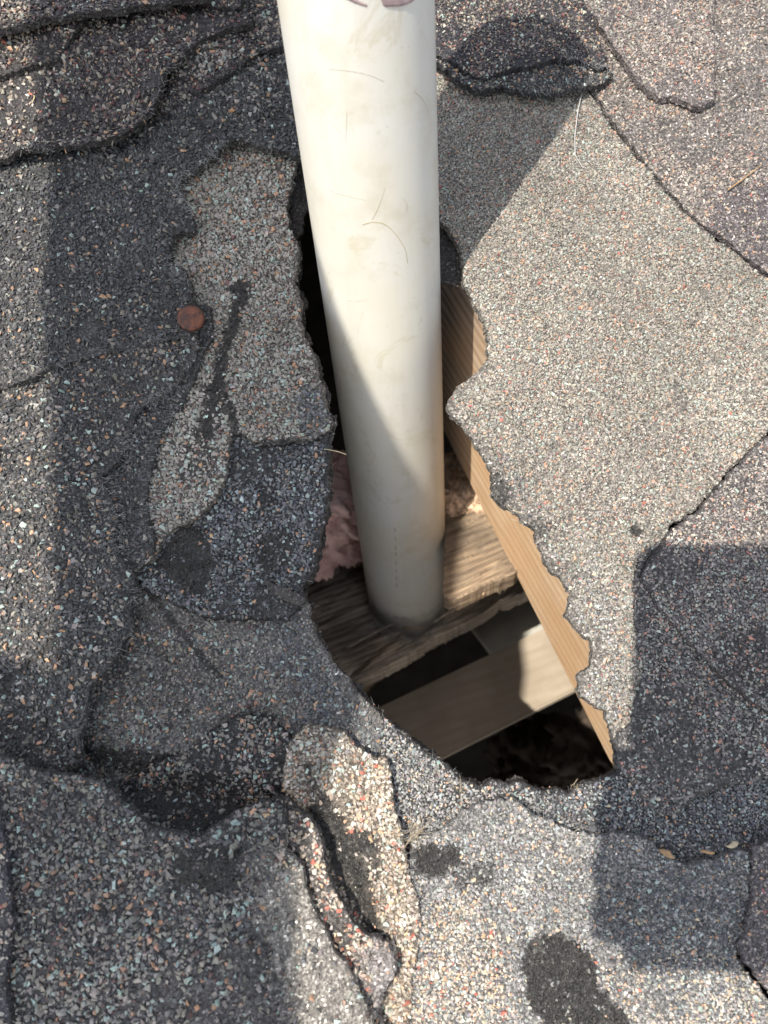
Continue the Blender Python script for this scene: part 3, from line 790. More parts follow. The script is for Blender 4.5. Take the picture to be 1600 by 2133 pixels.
shingle('folded shingle edge over the big flap at the far upper left, sunlit at its tip',
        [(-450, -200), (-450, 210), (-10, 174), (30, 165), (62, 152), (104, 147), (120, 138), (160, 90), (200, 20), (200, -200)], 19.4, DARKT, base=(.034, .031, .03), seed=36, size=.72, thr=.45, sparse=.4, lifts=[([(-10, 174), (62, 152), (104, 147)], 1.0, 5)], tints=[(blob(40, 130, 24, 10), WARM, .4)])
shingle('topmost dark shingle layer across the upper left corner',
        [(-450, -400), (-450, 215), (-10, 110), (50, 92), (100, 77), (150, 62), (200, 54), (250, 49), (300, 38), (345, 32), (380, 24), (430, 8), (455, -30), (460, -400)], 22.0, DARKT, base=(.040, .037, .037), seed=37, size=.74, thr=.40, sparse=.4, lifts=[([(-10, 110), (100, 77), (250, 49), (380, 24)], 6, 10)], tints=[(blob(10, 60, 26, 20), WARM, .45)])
shingle('small torn shingle scrap at the top edge left of the pipe',
        [(425, -350), (420, -8), (440, 8), (462, 16), (488, 17), (502, 6), (520, -350)], 20.2, DARKT, seed=38, size=.7, thr=.4)
shingle('lower lip of the dark curled flap right of the pipe, bluish underside layer',
        [(840, -350), (840, 120), (905, 138), (925, 158), (950, 176), (988, 194), (1060, 197), (1100, 204), (1140, 206), (1180, 198), (1215, 195), (1255, 184), (1276, 158), (1252, 140), (1245, 100), (1228, 40), (1212, 0), (1205, -350)], 5.2, SLATEMIX, base=(.03, .03, .032), seed=39, size=.62, thr=.36, lifts=[([(905, 138), (950, 176), (1060, 197), (1215, 195)], 2.5, 6)], tints=[(blob(1220, 160, 9, 6), WARM, .7)], fuzz=[([(1060, 197), (1140, 206), (1276, 158)], 2.0)], amp=.9)
shingle('black curled shingle flap right of the pipe with a ragged lower edge',
        [(840, -350), (840, 100), (905, 118), (945, 142), (972, 160), (1010, 172), (1040, 162), (1100, 152), (1165, 134), (1200, 140), (1240, 148), (1268, 148), (1256, 110), (1238, 60), (1216, 0), (1205, -350)], 8.0, DARKT, base=(.022, .022, .025), seed=40, size=.60, thr=.52, sparse=.42, lifts=[([(905, 118), (972, 160), (1040, 162), (1165, 134)], 1.2, 7)], fuzz=[([(1165, 134), (1240, 148), (1268, 148)], 3.0)], amp=.9)
shingle('narrow shingle tab hanging down at the top right, with a rounded ragged tip',
        [(1203, -20), (1230, 28), (1262, 74), (1300, 130), (1322, 162), (1346, 187), (1372, 205), (1400, 204), (1420, 214), (1442, 226), (1466, 224), (1486, 211), (1490, 180), (1487, 90), (1487, -350), (1203, -350)], 5.0, PURPLE, base=(.10, .088, .086), seed=41, size=.58, thr=.47, sparse=.4, nscale=18, lifts=[([(1400, 204), (1442, 226), (1486, 211)], .8, 5)], tints=[(blob(1260, 60, 6, 18, 30), RIGHT, .6)])
shingle('shingle layer with teal granules sinking into the dark fold',
        [(300, 1600), (400, 1560), (440, 1524), (470, 1500), (496, 1490), (540, 1490), (568, 1497), (590, 1520), (617, 1540), (650, 1600), (660, 1720), (420, 1780), (180, 1700)], 2.0, TEAL, base=(.022, .021, .021), seed=42, size=.72, thr=.36, sparse=.35, bald=[blob(400, 1690, 42, 5, -12, amt=.75), blob(600, 1640, 6, 14, amt=.7)], lifts=[([(470, 1500), (540, 1490), (617, 1540)], 1.5, 6)])  # long bald blob: tar along the fold, with its deep shade painted in
shingle('sunlit tan shingle strip with a straight right edge below the hole',
        [(600, 1560), (617, 1535), (638, 1509), (680, 1511), (718, 1524), (732, 1541), (768, 1574), (806, 1581), (815, 1604), (820, 1680), (836, 1738), (846, 1777), (852, 1818), (868, 1866), (873, 1898), (871, 1975), (862, 2026), (855, 2133), (850, 2450), (700, 2450), (690, 2100), (640, 1800), (590, 1640)], 4.2, WARM, base=(.15, .125, .10), seed=43, size=.68, thr=.33, sparse=.4,
        bald=[blob(725, 1800, 4.5, 30, 25, amt=.85), blob(745, 1745, 6, 4, amt=.9), blob(770, 1790, 5, 8, amt=.7), blob(690, 1720, 6, 12, 20, amt=.7)], tints=[(blob(670, 1560, 14, 14), GREYBROWN, .8)], lifts=[([(768, 1574), (806, 1581), (820, 1680), (846, 1777)], 1.0, 5)], fuzz=[([(820, 1680), (846, 1777), (868, 1866), (873, 1898), (862, 2026)], 3.0)])  # bald blobs along the ridge paint in its cast shadow as a dark band
shingle('narrow wavy shingle ridge with red granules curling beside the bottom left sheet',
        [(570, 1650), (600, 1662), (616, 1684), (641, 1700), (655, 1716), (667, 1738), (674, 1765), (679, 1790), (689, 1825), (702, 1852), (718, 1876), (737, 1911), (766, 1940), (798, 1956), (817, 1982), (823, 2014), (814, 2042), (801, 2065), (798, 2090), (788, 2107), (807, 2140), (860, 2450), (700, 2450), (600, 1900), (540, 1720)], 9.5, WARM, base=(.07, .064, .06), seed=44, size=.72, thr=.40, sparse=.35,
        tints=[(blob(668, 1800, 5, 18, 20), [(3, (.34, .135, .10)), (6, (.38, .33, .27)), (2, (.44, .39, .33))], .5), (blob(745, 1960, 5, 20, 30), [(2, (.33, .12, .09)), (4, (.36, .3, .25)), (1, (.1, .06, .05))], .45), (blob(800, 2010, 9, 12), PURPLE, .9)],
        lifts=[([(641, 1700), (667, 1738), (689, 1825), (718, 1876), (766, 1940)], 4, 4)], thin=[blob(800, 2010, 5, 9, amt=.75)], worn=[(blob(795, 2010, 8, 12), (.17, .155, .15))])
shingle('broad dark sheet with bright granules in the bottom left corner, its upper edge curled up',
        [(-450, 1540), (-10, 1570), (30, 1582), (60, 1592), (110, 1607), (150, 1609), (200, 1620), (235, 1642), (262, 1666), (292, 1690), (330, 1714), (370, 1725), (400, 1732), (430, 1732), (468, 1706), (510, 1682), (550, 1664), (585, 1668), (596, 1700), (590, 1745), (597, 1772), (618, 1783), (634, 1812), (644, 1853), (660, 1898), (679, 1930), (698, 1975), (724, 2014), (743, 2052), (763, 2090), (779, 2133), (840, 2450), (-450, 2450)],
        14.0, TEAL, base=(.05, .048, .048), seed=45, size=.80, thr=.37, sparse=.40, nscale=20,
        lifts=[([(-10, 1570), (150, 1609), (235, 1642), (330, 1714), (430, 1732), (510, 1682)], 7, 8), ([(618, 1783), (644, 1853), (698, 1975), (779, 2133)], 1.0, 6)],
        bald=[blob(460, 1785, 11, 7, amt=.85)], thin=[blob(480, 2060, 24, 14, amt=.5), blob(680, 2030, 12, 38, 20, amt=.8)], worn=[(blob(690, 2030, 15, 44, 18), (.17, .158, .142)), (blob(450, 2070, 26, 12), (.075, .07, .07))], tints=[(blob(200, 2080, 40, 22), GREYBROWN, .5), (blob(610, 1800, 4, 10), WARM, .8)])
shingle('dark overlapping sheet edge running down the bottom left border',
        [(-450, 1600), (-8, 1640), (4, 1700), (20, 1760), (33, 1850), (40, 1918), (27, 1980), (20, 2040), (31, 2133), (40, 2450), (-450, 2450)], 17.2, PURPLE, base=(.05, .048, .054), seed=46, size=.7, thr=.6, sparse=.3, cover=.7, lifts=[([(4, 1700), (33, 1850), (27, 1980), (31, 2133)], 1.5, 6)])

# scraps of torn felt hanging over the rim
def scrap(label, outline, z, seed, lifts=()):
    L = [(ROOF.at(*np.array(l, float).T, z), h, f) for l, h, f in lifts]
    def hf(x, y):
        P = np.stack([np.ravel(x), np.ravel(y)], 1)
        h = z + lie(P[:, 0], P[:, 1]) + (fbm(P[:, 0], P[:, 1], 3, seed, 3) - .5) * 2.0
        for line, hh, fall in L: h = h + hh * np.exp(-(seg_dist(P, line) / fall) ** 1.4)
        return h
    V, T, B, nt_ = patch(outline, z, ROOF, hf, 0.9, grid=0.8, edge_step=.5, edge_amp=.4, edge_scale=2, seed=seed)
    ctr = np.array([*B.mean(0), z])
    me = mesh_from_arrays('felt_scrap', (V - ctr) * MM, T, [MAT['asphalt']], None, np.arange(len(T)) < 2 * nt_, np.tile(np.array([.05, .045, .042]), (len(V), 1)))
    return finish(link('felt_scrap', me, ctr), label, 'felt scrap')
scrap('thin dark felt tongue poking over the left rim below the tar spot', [(548, 1205), (575, 1218), (605, 1228), (636, 1244), (642, 1258), (625, 1262), (592, 1252), (566, 1236)], 4.2, 61, [([(560, 1215), (636, 1244)], 1.2, 3)])
scrap('crumpled grey felt scrap sticking out of the left rim beside the pipe', [(664, 945), (676, 905), (688, 876), (698, 872), (703, 884), (696, 902), (694, 918), (686, 930), (676, 944)], 0.5, 62)

# layered torn felt under the rim on both sides of the pipe
def rim_layer(label, outline, z, seed):
    def hf(x, y):
        return z + (fbm(x, y, 5, seed, 3) - .5) * 3.5
    V, T, B, nt_ = patch(outline, z, ROOF, hf, 1.6, grid=1.2, edge_step=.6, edge_amp=1.0, edge_scale=4, seed=seed)
    ctr = np.array([*B.mean(0), z])
    me = mesh_from_arrays('torn_felt_layer', (V - ctr) * MM, T, [MAT['asphalt']], None, np.arange(len(T)) < 2 * nt_, np.tile(np.array([.035, .03, .027]), (len(V), 1)))
    return finish(link('torn_felt_layer', me, ctr), label, 'felt layer')
rim_layer('dark crumbly felt under the upper left rim beside the pipe', [(560, 330), (640, 280), (660, 330), (650, 400), (648, 430), (634, 452), (628, 480), (618, 495), (590, 480), (560, 420)], -4.0, 63)
rim_layer('black layered felt edge at the upper right rim behind the pipe', [(860, 360), (925, 440), (962, 505), (968, 585), (952, 600), (930, 588), (905, 592), (880, 560), (840, 420)], -4.0, 64)

def rim_strip(label, line, z, inw, seed):
    """A ragged lower layer that shows a little inside the rim."""
    P = np.array(line, float)
    c = np.array([930., 1250.])
    t = np.gradient(P, axis=0); t /= np.linalg.norm(t, axis=1)[:, None]
    n = np.stack([t[:, 1], -t[:, 0]], 1)
    sgn = np.sign(((c - P) * n).sum(1)); sg = 1 if sgn.sum() > 0 else -1
    n = n * sg
    wob = np.array([hash2(np.array([k]), np.array([seed]), 3)[0] for k in range(len(P))])
    inner = P + n * (inw * (.1 + 1.5 * wob))[:, None]
    outer = P - n * 60
    rim_layer(label, [tuple(p) for p in inner] + [tuple(p) for p in outer[::-1]], z, seed)
rim_strip('ragged black felt layer under the left rim beside the pink wool', RIM_L, -3.5, 7, 81)
rim_strip('ragged black felt layer under the lower left rim of the hole', RIM_B[18:], -5.0, 8, 82)
rim_strip('crumbling felt layer under the bottom rim of the hole', RIM_B[:19], -3.0, 6, 83)
rim_strip('torn dark felt layer under the upper left rim along the pipe', RIM_S1[:14], -2.5, 8, 84)

# ---------------------------------------------------------------- deck, attic, ground
def deck():
    rim = RIM_R + RIM_B[1:] + RIM_L[1:] + RIM_S1[1:]
    P = ROOF.at(*np.array(rim, float).T, -3)
    c = P.mean(0)
    t = np.roll(P, -1, 0) - np.roll(P, 1, 0); t /= np.linalg.norm(t, axis=1)[:, None]
    nrm = np.stack([t[:, 1], -t[:, 0]], 1)
    test = P + nrm * 0.5
    if inside(test, P).mean() > 0.5: nrm = -nrm
    H = resample(P + nrm * 5.0, 3.0)
    O = resample(np.array([(-900, -900), (900, -900), (900, 1100), (-900, 1100)], float), 60)
    A = np.concatenate([O, H]); no, nh = len(O), len(H)
    ed = [(i, (i + 1) % no) for i in range(no)] + [(no + i, no + (i + 1) % nh) for i in range(nh)]
    vo, _, fo, _, _, _ = delaunay_2d_cdt([Vector(map(float, p)) for p in A], ed, [], 0, 1e-5)
    V2 = np.array([v[:] for v in vo]); T = np.array([f[:] for f in fo])
    cen = V2[T].mean(1)
    T = T[~inside(cen, H) & inside(cen, O)]
    a, b, cc = V2[T[:, 0]], V2[T[:, 1]], V2[T[:, 2]]
    fl = ((b - a)[:, 0] * (cc - a)[:, 1] - (b - a)[:, 1] * (cc - a)[:, 0]) < 0
    T[fl] = T[fl][:, ::-1]
    n = len(V2)
    E = np.concatenate([T[:, [0, 1]], T[:, [1, 2]], T[:, [2, 0]]])
    key = E.min(1).astype(np.int64) * 10000000 + E.max(1)
    uq, inv, cnt = np.unique(key, return_inverse=True, return_counts=True)
    BE = E[cnt[inv] == 1]
    V = np.concatenate([np.column_stack([V2, np.full(n, -7.0)]), np.column_stack([V2, np.full(n, -9.5)])])
    side = np.concatenate([np.stack([BE[:, 1], BE[:, 0], BE[:, 0] + n], 1), np.stack([BE[:, 1], BE[:, 0] + n, BE[:, 1] + n], 1)])
    TT = np.concatenate([T, T[:, ::-1] + n, side])
    me = mesh_from_arrays('roof', V * MM, TT, [MAT['asphalt']], None, None, np.tile(np.array([.05, .047, .046]), (len(V), 1)))
    finish(link('roof', me), kind='structure')
deck()

def box_mesh(name, lo, hi, mat, bevel=0.0, inward=False):
    bm = bmesh.new()
    bmesh.ops.create_cube(bm, size=1)
    for v in bm.verts:
        v.co = Vector([(l + h) / 2 + c * (h - l) for l, h, c in zip(lo, hi, v.co)]) * MM
    if bevel: bmesh.ops.bevel(bm, geom=bm.edges[:], offset=bevel * MM, segments=2, affect='EDGES')
    if inward: bmesh.ops.reverse_faces(bm, faces=bm.faces[:])
    me = bpy.data.meshes.new(name); bm.to_mesh(me); bm.free()
    me.materials.append(mat)
    return me

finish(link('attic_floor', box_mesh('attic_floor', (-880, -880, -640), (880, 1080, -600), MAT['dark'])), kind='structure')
for (a, b, t) in (((-880, -900, -640), (880, -880, -430), 'eave'), ((-900, -900, -640), (-880, 1100, -9.7), 'left'), ((880, -900, -640), (900, 1100, -9.7), 'right'), ((-880, 1080, -640), (880, 1100, -9.7), 'upper')):  # eave wall stops short: an opening added to bring fill light inside
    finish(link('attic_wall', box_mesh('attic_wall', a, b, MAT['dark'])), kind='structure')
gm = bpy.data.meshes.new('ground')
gm.from_pydata([(-400, -400, 0), (400, -400, 0), (400, 400, 0), (-400, 400, 0)], [], [(0, 1, 2, 3)])
gm.materials.append(MAT['ground'])
go = bpy.data.objects.new('ground', gm); COL.objects.link(go); finish(go, kind='structure')

# ---------------------------------------------------------------- rafter, plank, joists in the hole
def board(name, label, a, b, n_hint, width, depth, mat, over=(0, 0), bevel=1.0, cat='timber'):
    """A board whose long lower edge runs a-b (roof mm); width goes along n_hint, depth along the third axis."""
    ex = (b - a) / np.linalg.norm(b - a)
    ez = n_hint - ex * np.dot(n_hint, ex); ez /= np.linalg.norm(ez)
    ey = np.cross(ez, ex)
    L = np.linalg.norm(b - a)
    R = np.stack([ex, ey, ez], 1)
    me = box_mesh(name, (-over[0], min(0, depth), 0), (L + over[1], max(0, depth), width), mat, bevel)
    return finish(link(name, me, a, R), label, cat)

def on_plane(px, py, p0, n):
    d = ray(px, py); t = np.dot(p0 - CAM, n) / (d @ n)
    return CAM + d * t

up = np.array([0, 0, 1.0])
ra = on_plane(935, 920, np.array([0, 0, -121.0]), up); rb = on_plane(1277, 1600, np.array([0, 0, -121.0]), up)
board('rafter', 'tan pine rafter lit by the sun along the right side of the hole', rb, ra, PIPE_DIR, 109, -38, MAT['rafter'], (300, 500), cat='rafter')

PB = PIPE_PT + PIPE_DIR * ((-199 - PIPE_PT[2]) / PIPE_DIR[2])           # where the pipe meets the plank
pa = on_plane(690, 1400, PB, PIPE_DIR); pb = on_plane(1075, 1205, PB, PIPE_DIR)
gx = (pb - pa) / np.linalg.norm(pb - pa)
gy = np.cross(PIPE_DIR, gx)
PLATE = Frame(PB, gx, gy, PIPE_DIR)

def plank(name, label, outline, z, mat, seed, thick, amp=1.6, wav=5.0, tilt=None, fr=None, edge=.55):
    fr = fr or PLATE
    def hf(x, y):
        h = z + (fbm(x * 0.10, y, wav, seed, 4) - .5) * 2 * amp + (fbm(x, y, 22, seed + 3, 2) - .5) * 3
        h = h + (fbm(x * .05, y * 1.0, 1.3, seed + 9, 2) - .5) * 1.3
        crk = fbm(x * .035, y, 4.2, seed + 21, 2)                   # long drying cracks along the grain
        h = h - 2.6 * np.exp(-((crk - .5) / .022) ** 2)
        if tilt: h = h + tilt(x, y)
        return h
    V, T, B, nt_ = patch(outline, z, fr, hf, thick, grid=.95, edge_step=.8, edge_amp=edge, edge_scale=9, seed=seed)
    ctr = np.array([*B.mean(0), z])
    me = mesh_from_arrays(name, (V - ctr) * MM, T, [mat], None, np.arange(len(T)) < 2 * nt_)
    return finish(link(name, me, fr.up(ctr), fr.R), label, 'plank')
plank('weathered_plank', 'dark rotten grey plank that the pipe passes through inside the hole',
      [(300, 1400), (560, 1275), (660, 1215), (735, 1165), (765, 1152), (790, 1150), (850, 1120), (905, 1090), (960, 1070), (1010, 1130), (1000, 1222), (960, 1245), (900, 1290), (860, 1300), (800, 1345), (745, 1392), (715, 1410), (640, 1450), (400, 1560)], 0, MAT['plate'], 71, 34)
BLK = Frame(PB + PIPE_DIR * 71, gx, gy, PIPE_DIR)
plank('wood_block', 'sunlit weathered block of wood between the pipe and the rafter',
      [(928, 1078), (950, 1076), (985, 1066), (1010, 1060), (1180, 985), (1260, 1100), (1090, 1180), (1070, 1196), (1040, 1210), (1000, 1224), (965, 1244), (935, 1252), (922, 1240), (924, 1160)], 0, MAT['block'], 73, 10, amp=1.2, fr=BLK)
plank('split_plank', 'thin grey splintered plank edge in front of the rotten plank',
      [(700, 1440), (735, 1412), (790, 1380), (850, 1340), (895, 1312), (940, 1290), (990, 1262), (1020, 1238), (1060, 1220), (1085, 1215), (1240, 1120), (1255, 1140), (1090, 1236), (1045, 1250), (1015, 1270), (960, 1300), (905, 1328), (850, 1362), (790, 1394), (750, 1412), (715, 1450)], -4, MAT['strip'], 72, 12, amp=1.0, edge=.9, fr=Frame(PB + PIPE_DIR * 6, gx, gy, PIPE_DIR))

def splinter(px0, py0, px1, py1, off, r, label, mat):
    a = on_plane(px0, py0, PB + PIPE_DIR * off, PIPE_DIR); b = on_plane(px1, py1, PB + PIPE_DIR * (off + 1.5), PIPE_DIR)
    t = np.linspace(0, 1, 9)[:, None]
    P = a + (b - a) * t + PIPE_DIR * (np.sin(t * 3.1) * 1.2)
    finish(link('splinter', tubes_mesh('splinter', [(P, r)], mat, a, 5), a), label, 'splinter')
splinter(1010, 1232, 905, 1296, 10, 1.1, 'long pale splinter lying along the split plank edge', MAT['strip'])
splinter(1016, 1222, 1006, 1240, 63, .9, 'short orange splinter standing at the corner of the sunlit block', MAT['rafter'])
splinter(840, 1308, 885, 1312, 12, .6, 'small reddish splinter below the foot of the pipe', MAT['leaf'])
splinter(720, 1352, 836, 1292, 6, .9, 'grey splinter across the rotten plank left of the pipe foot', MAT['strip'])
J1 = PB - PIPE_DIR * 49
ja = on_plane(905, 1585, J1, PIPE_DIR); jb = on_plane(1198, 1437, J1, PIPE_DIR); jc = on_plane(1125, 1312, J1, PIPE_DIR)
jw = jc - jb; jx = (jb - ja) / np.linalg.norm(jb - ja); jw = jw - jx * np.dot(jw, jx)
board('ceiling_batten', 'dusty brown batten lying deep in the hole below the splintered plank', ja, jb, jw, np.linalg.norm(jw), 5, MAT['joist'], (300, 300), cat='batten')
J2 = PB - PIPE_DIR * 61
ka = on_plane(1040, 1385, J2, PIPE_DIR); kb = on_plane(1150, 1325, J2, PIPE_DIR); kc = on_plane(1085, 1190, J2, PIPE_DIR)
kx = (kb - ka) / np.linalg.norm(kb - ka); kw = kc - kb; kw = kw - kx * np.dot(kw, kx)
board('grey_board', 'short grey board end beside the rafter between plank and joist', ka, kb, kw, np.linalg.norm(kw), 4, MAT['greyboard'], (0, 260), cat='board')

# ---------------------------------------------------------------- vent pipe
PR = 24.15
def cyl_at(px, py, extra=0.0):
    """Sight line met with the pipe's outer face."""
    d = ray(px, py); d = d / np.linalg.norm(d)
    o = CAM - PIPE_PT
    dp = d - PIPE_DIR * np.dot(d, PIPE_DIR); op = o - PIPE_DIR * np.dot(o, PIPE_DIR)
    A = dp @ dp; B_ = 2 * dp @ op; C_ = op @ op - (PR + extra) ** 2
    disc = B_ * B_ - 4 * A * C_
    t = (-B_ - math.sqrt(max(disc, 0))) / (2 * A)
    return CAM + d * t

pz = PIPE_DIR
pxv = np.cross([0, 1, 0], pz); pxv /= np.linalg.norm(pxv)
pyv = np.cross(pz, pxv)
PRM = np.stack([pxv, pyv, pz], 1)
P_BASE = PB - PIPE_DIR * 10
top_y0 = cyl_at(741, 0)
PIPE_LEN = np.dot(top_y0 - P_BASE, PIPE_DIR) + 112
def pipe():
    root = empty('vent_pipe', P_BASE)
    root.matrix_world = M @ Matrix.Translation(Vector(P_BASE * MM)) @ Matrix([list(map(float, r)) for r in PRM]).to_4x4()
    bpy.context.view_layer.update()
    finish(root, 'white plastic vent pipe rising out of the torn hole in the roof', 'pipe')
    bm = bmesh.new()
    seg = 128
    prof = [(PR - 3.6, 0), (PR, 0)] + [(PR, PIPE_LEN * k / 40) for k in range(1, 40)] + [(PR, PIPE_LEN - .6), (PR - .6, PIPE_LEN), (PR - 3.0, PIPE_LEN), (PR - 3.6, PIPE_LEN - .6)]
    rings = []
    for r, z in prof:
        rings.append([bm.verts.new((r * MM * math.cos(2 * math.pi * k / seg), r * MM * math.sin(2 * math.pi * k / seg), z * MM)) for k in range(seg)])
    for i in range(len(rings)):
        a, b = rings[i], rings[(i + 1) % len(rings)]
        for k in range(seg):
            bm.faces.new((a[k], a[(k + 1) % seg], b[(k + 1) % seg], b[k]))
    bmesh.ops.recalc_face_normals(bm, faces=bm.faces[:])
    for f in bm.faces: f.smooth = True
    me = bpy.data.meshes.new('pipe_wall'); bm.to_mesh(me); bm.free()
    me.materials.append(MAT['pvc'])
    link('pipe_wall', me, P_BASE, PRM, root)
    # dried primer where a coupling once sat
    def film(name, outlines, mat, extra, grid=0.8):
        Vs, Ts, off = [], [], 0
        for ol in outlines:
            Pp = resample(np.array(ol, float), 3.0)
            lo, hi = Pp.min(0), Pp.max(0)
            X, Y = np.meshgrid(np.arange(lo[0], hi[0], 4), np.arange(lo[1], hi[1], 4))
            G = np.stack([X.ravel(), Y.ravel()], 1); G = G[inside(G, Pp)] if len(G) else G
            if len(G): G = G[seg_dist(G, Pp, True) > 1.2]
            A = np.concatenate([Pp, G]) if len(G) else Pp
            n = len(Pp)
            vo, _, fo, _, _, _ = delaunay_2d_cdt([Vector(map(float, p)) for p in A], [(i, (i + 1) % n) for i in range(n)], [], 0, 1e-5)
            V2 = np.array([v[:] for v in vo]); T = np.array([f[:] for f in fo]); T = T[inside(V2[T].mean(1), Pp)]
            edge = seg_dist(V2, Pp, True)
            V3 = np.array([cyl_at(p[0], p[1], extra if e > 1.0 else 0.02) for p, e in zip(V2, edge)])
            Vs.append(V3); Ts.append(T + off); off += len(V3)
        V = (np.concatenate(Vs) - P_BASE) @ PRM * MM
        T = np.concatenate(Ts)
        me = mesh_from_arrays(name, V, T, [mat], None, np.ones(len(T), bool))
        return link(name, me, P_BASE, PRM, root)
    film('primer_residue', [[(705, -8), (725, 0), (745, 9), (765, 15), (766, 10), (750, 3), (735, -8)],
                            [(792, -8), (795, 3), (798, 12), (804, 16), (812, 14), (825, 14), (838, 13), (850, 9), (862, 2), (868, -8)]], MAT['primer'], 0.35)
    dashes = []
    for y0 in (1100, 1118, 1137, 1150, 1168, 1186, 1200, 1215):
        x = 823 + (y0 - 1100) * 0.03
        dashes.append([(x - 0.8, y0), (x + 0.9, y0 + 1), (x + 1.1, y0 + 8), (x - 0.6, y0 + 8)])
    film('print_mark', dashes, MAT['ink'], 0.05)
    def strand(pts, n=26):
        P = np.array(pts, float)
        t = np.linspace(0, len(P) - 1, n)
        X = np.interp(t, range(len(P)), P[:, 0]); Y = np.interp(t, range(len(P)), P[:, 1])
        k = np.array([.25, .5, .25])
        X[1:-1] = np.convolve(X, k, 'valid'); Y[1:-1] = np.convolve(Y, k, 'valid')
        return [cyl_at(x, y, 0.06) for x, y in zip(X, Y)]
    sc = [(strand([(685, 143), (715, 146), (745, 150), (775, 158), (800, 170)]), .10), (strand([(682, 392), (700, 402), (725, 408), (760, 417)]), .16), (strand([(838, 410), (848, 425), (846, 445)]), .09),
          (strand([(726, 862), (732, 872), (739, 882), (742, 870)]), .22), (strand([(720, 700), (712, 725), (735, 705)]), .10), (strand([(700, 606), (712, 622), (740, 628), (765, 624)]), .12),
          (strand([(630, 175), (660, 220), (700, 265), (718, 285)]), .14), (strand([(721, 230), (722, 260), (720, 295)]), .08), (strand([(820, 1010), (850, 1030), (870, 1060)]), .10), (strand([(745, 760), (735, 790), (722, 800)]), .12)]
    for c_ in sc:
        me = tubes_mesh('scuff_mark', [(c_[0], c_[1] * .8)], MAT['scuff'], np.zeros(3), 4)
        V = np.empty(len(me.vertices) * 3, np.float32); me.vertices.foreach_get('co', V)
        V = ((V.reshape(-1, 3) / MM - P_BASE) @ PRM * MM).astype(np.float32)
        me.vertices.foreach_set('co', V.ravel()); me.update()
        link('scuff_mark', me, P_BASE, PRM, root)
    # hairs caught on the pipe
    hp = [(755, 468), (775, 462), (795, 464), (812, 474), (830, 495), (845, 520), (849, 548)]
    h = strand(hp, 40)
    o = link('hair', tubes_mesh('hair', [(h, .10)], MAT['hair'], h[0], 4), h[0])
    finish(o, 'curved brown hair stuck to the middle of the white pipe', 'hair')
    h = strand([(775, 458), (785, 440), (795, 415), (803, 390)], 20)
    o = link('hair', tubes_mesh('hair', [(h, .05)], MAT['hair'], h[0], 4), h[0])
    finish(o, 'fine straight hair on the pipe just above the curved hair', 'hair')
    h = strand([(862, 190), (880, 205), (890, 225), (896, 250)], 20)
    o = link('hair', tubes_mesh('hair', [(h, .045)], MAT['hair'], h[0], 4), h[0])
    finish(o, 'fine hair near the right edge of the pipe towards its top', 'hair')
pipe()

# ---------------------------------------------------------------- nail, twig, straw, leaves
def nail():
    hf = SHINGLES[[i for i, s in enumerate(SHINGLES) if 'rusty nail' in s[0]['label']][0]][1]
    zc = 13.0
    for _ in range(4):
        p = ROOF.at(398, 663, zc); zc = float(hf(p[0:1], p[1:2])[0]) + 1.6
    base = np.array([p[0], p[1], zc])
    root = empty('roofing_nail', base)
    finish(root, 'round rusty brown roofing nail head on the dark slate sheet', 'nail')
    bm = bmesh.new(); seg = 48
    prof = [(0, 1.15), (2.0, 1.12), (3.9, 1.0), (4.75, .85), (4.95, 0.35), (5.15, -0.3), (5.0, -0.8), (1.5, -0.9)]
    rings = []
    for r, z in prof[1:]:
        rings.append([bm.verts.new(((r + (rng.uniform(-.12, .12) if r > 4 else 0)) * MM * math.cos(2 * math.pi * k / seg), r * MM * math.sin(2 * math.pi * k / seg), z * MM)) for k in range(seg)])
    c = bm.verts.new((0, 0, prof[0][1] * MM))
    for k in range(seg): bm.faces.new((c, rings[0][k], rings[0][(k + 1) % seg]))
    for a, b in zip(rings, rings[1:]):
        for k in range(seg): bm.faces.new((a[k], b[k], b[(k + 1) % seg], a[(k + 1) % seg]))
    for f in bm.faces: f.smooth = True
    me = bpy.data.meshes.new('nail_head'); bm.to_mesh(me); bm.free(); me.materials.append(MAT['rust'])
    tilt = np.array(Matrix.Rotation(math.radians(6), 3, 'X') @ Matrix.Rotation(math.radians(5), 3, 'Y'))
    link('nail_head', me, base, tilt, root)
    bm = bmesh.new()
    bmesh.ops.create_cone(bm, cap_ends=True, segments=16, radius1=1.5 * MM, radius2=1.5 * MM, depth=24 * MM)
    bmesh.ops.translate(bm, verts=bm.verts, vec=(0, 0, -12.6 * MM))
    me = bpy.data.meshes.new('shank'); bm.to_mesh(me); bm.free(); me.materials.append(MAT['rust'])
    link('shank', me, base, tilt, root)
nail()

def lay(px_pts, z, r, n=24, lift=0.6):
    P = np.array(px_pts, float); t = np.linspace(0, len(P) - 1, n)
    X = np.interp(t, range(len(P)), P[:, 0]); Y = np.interp(t, range(len(P)), P[:, 1])
    XY = ROOF.at(X, Y, z)
    h = lie(XY[:, 0], XY[:, 1])
    k = np.ones(5) / 5
    h = np.convolve(np.pad(h, 2, 'edge'), k, 'valid')
    return (np.column_stack([XY, z + h + lift]), r)

def strand_thing(name, label, cat, curves, mat):
    c = np.array(curves[0][0][0])
    return finish(link(name, tubes_mesh(name, curves, mat, c, 5), c), label, cat)

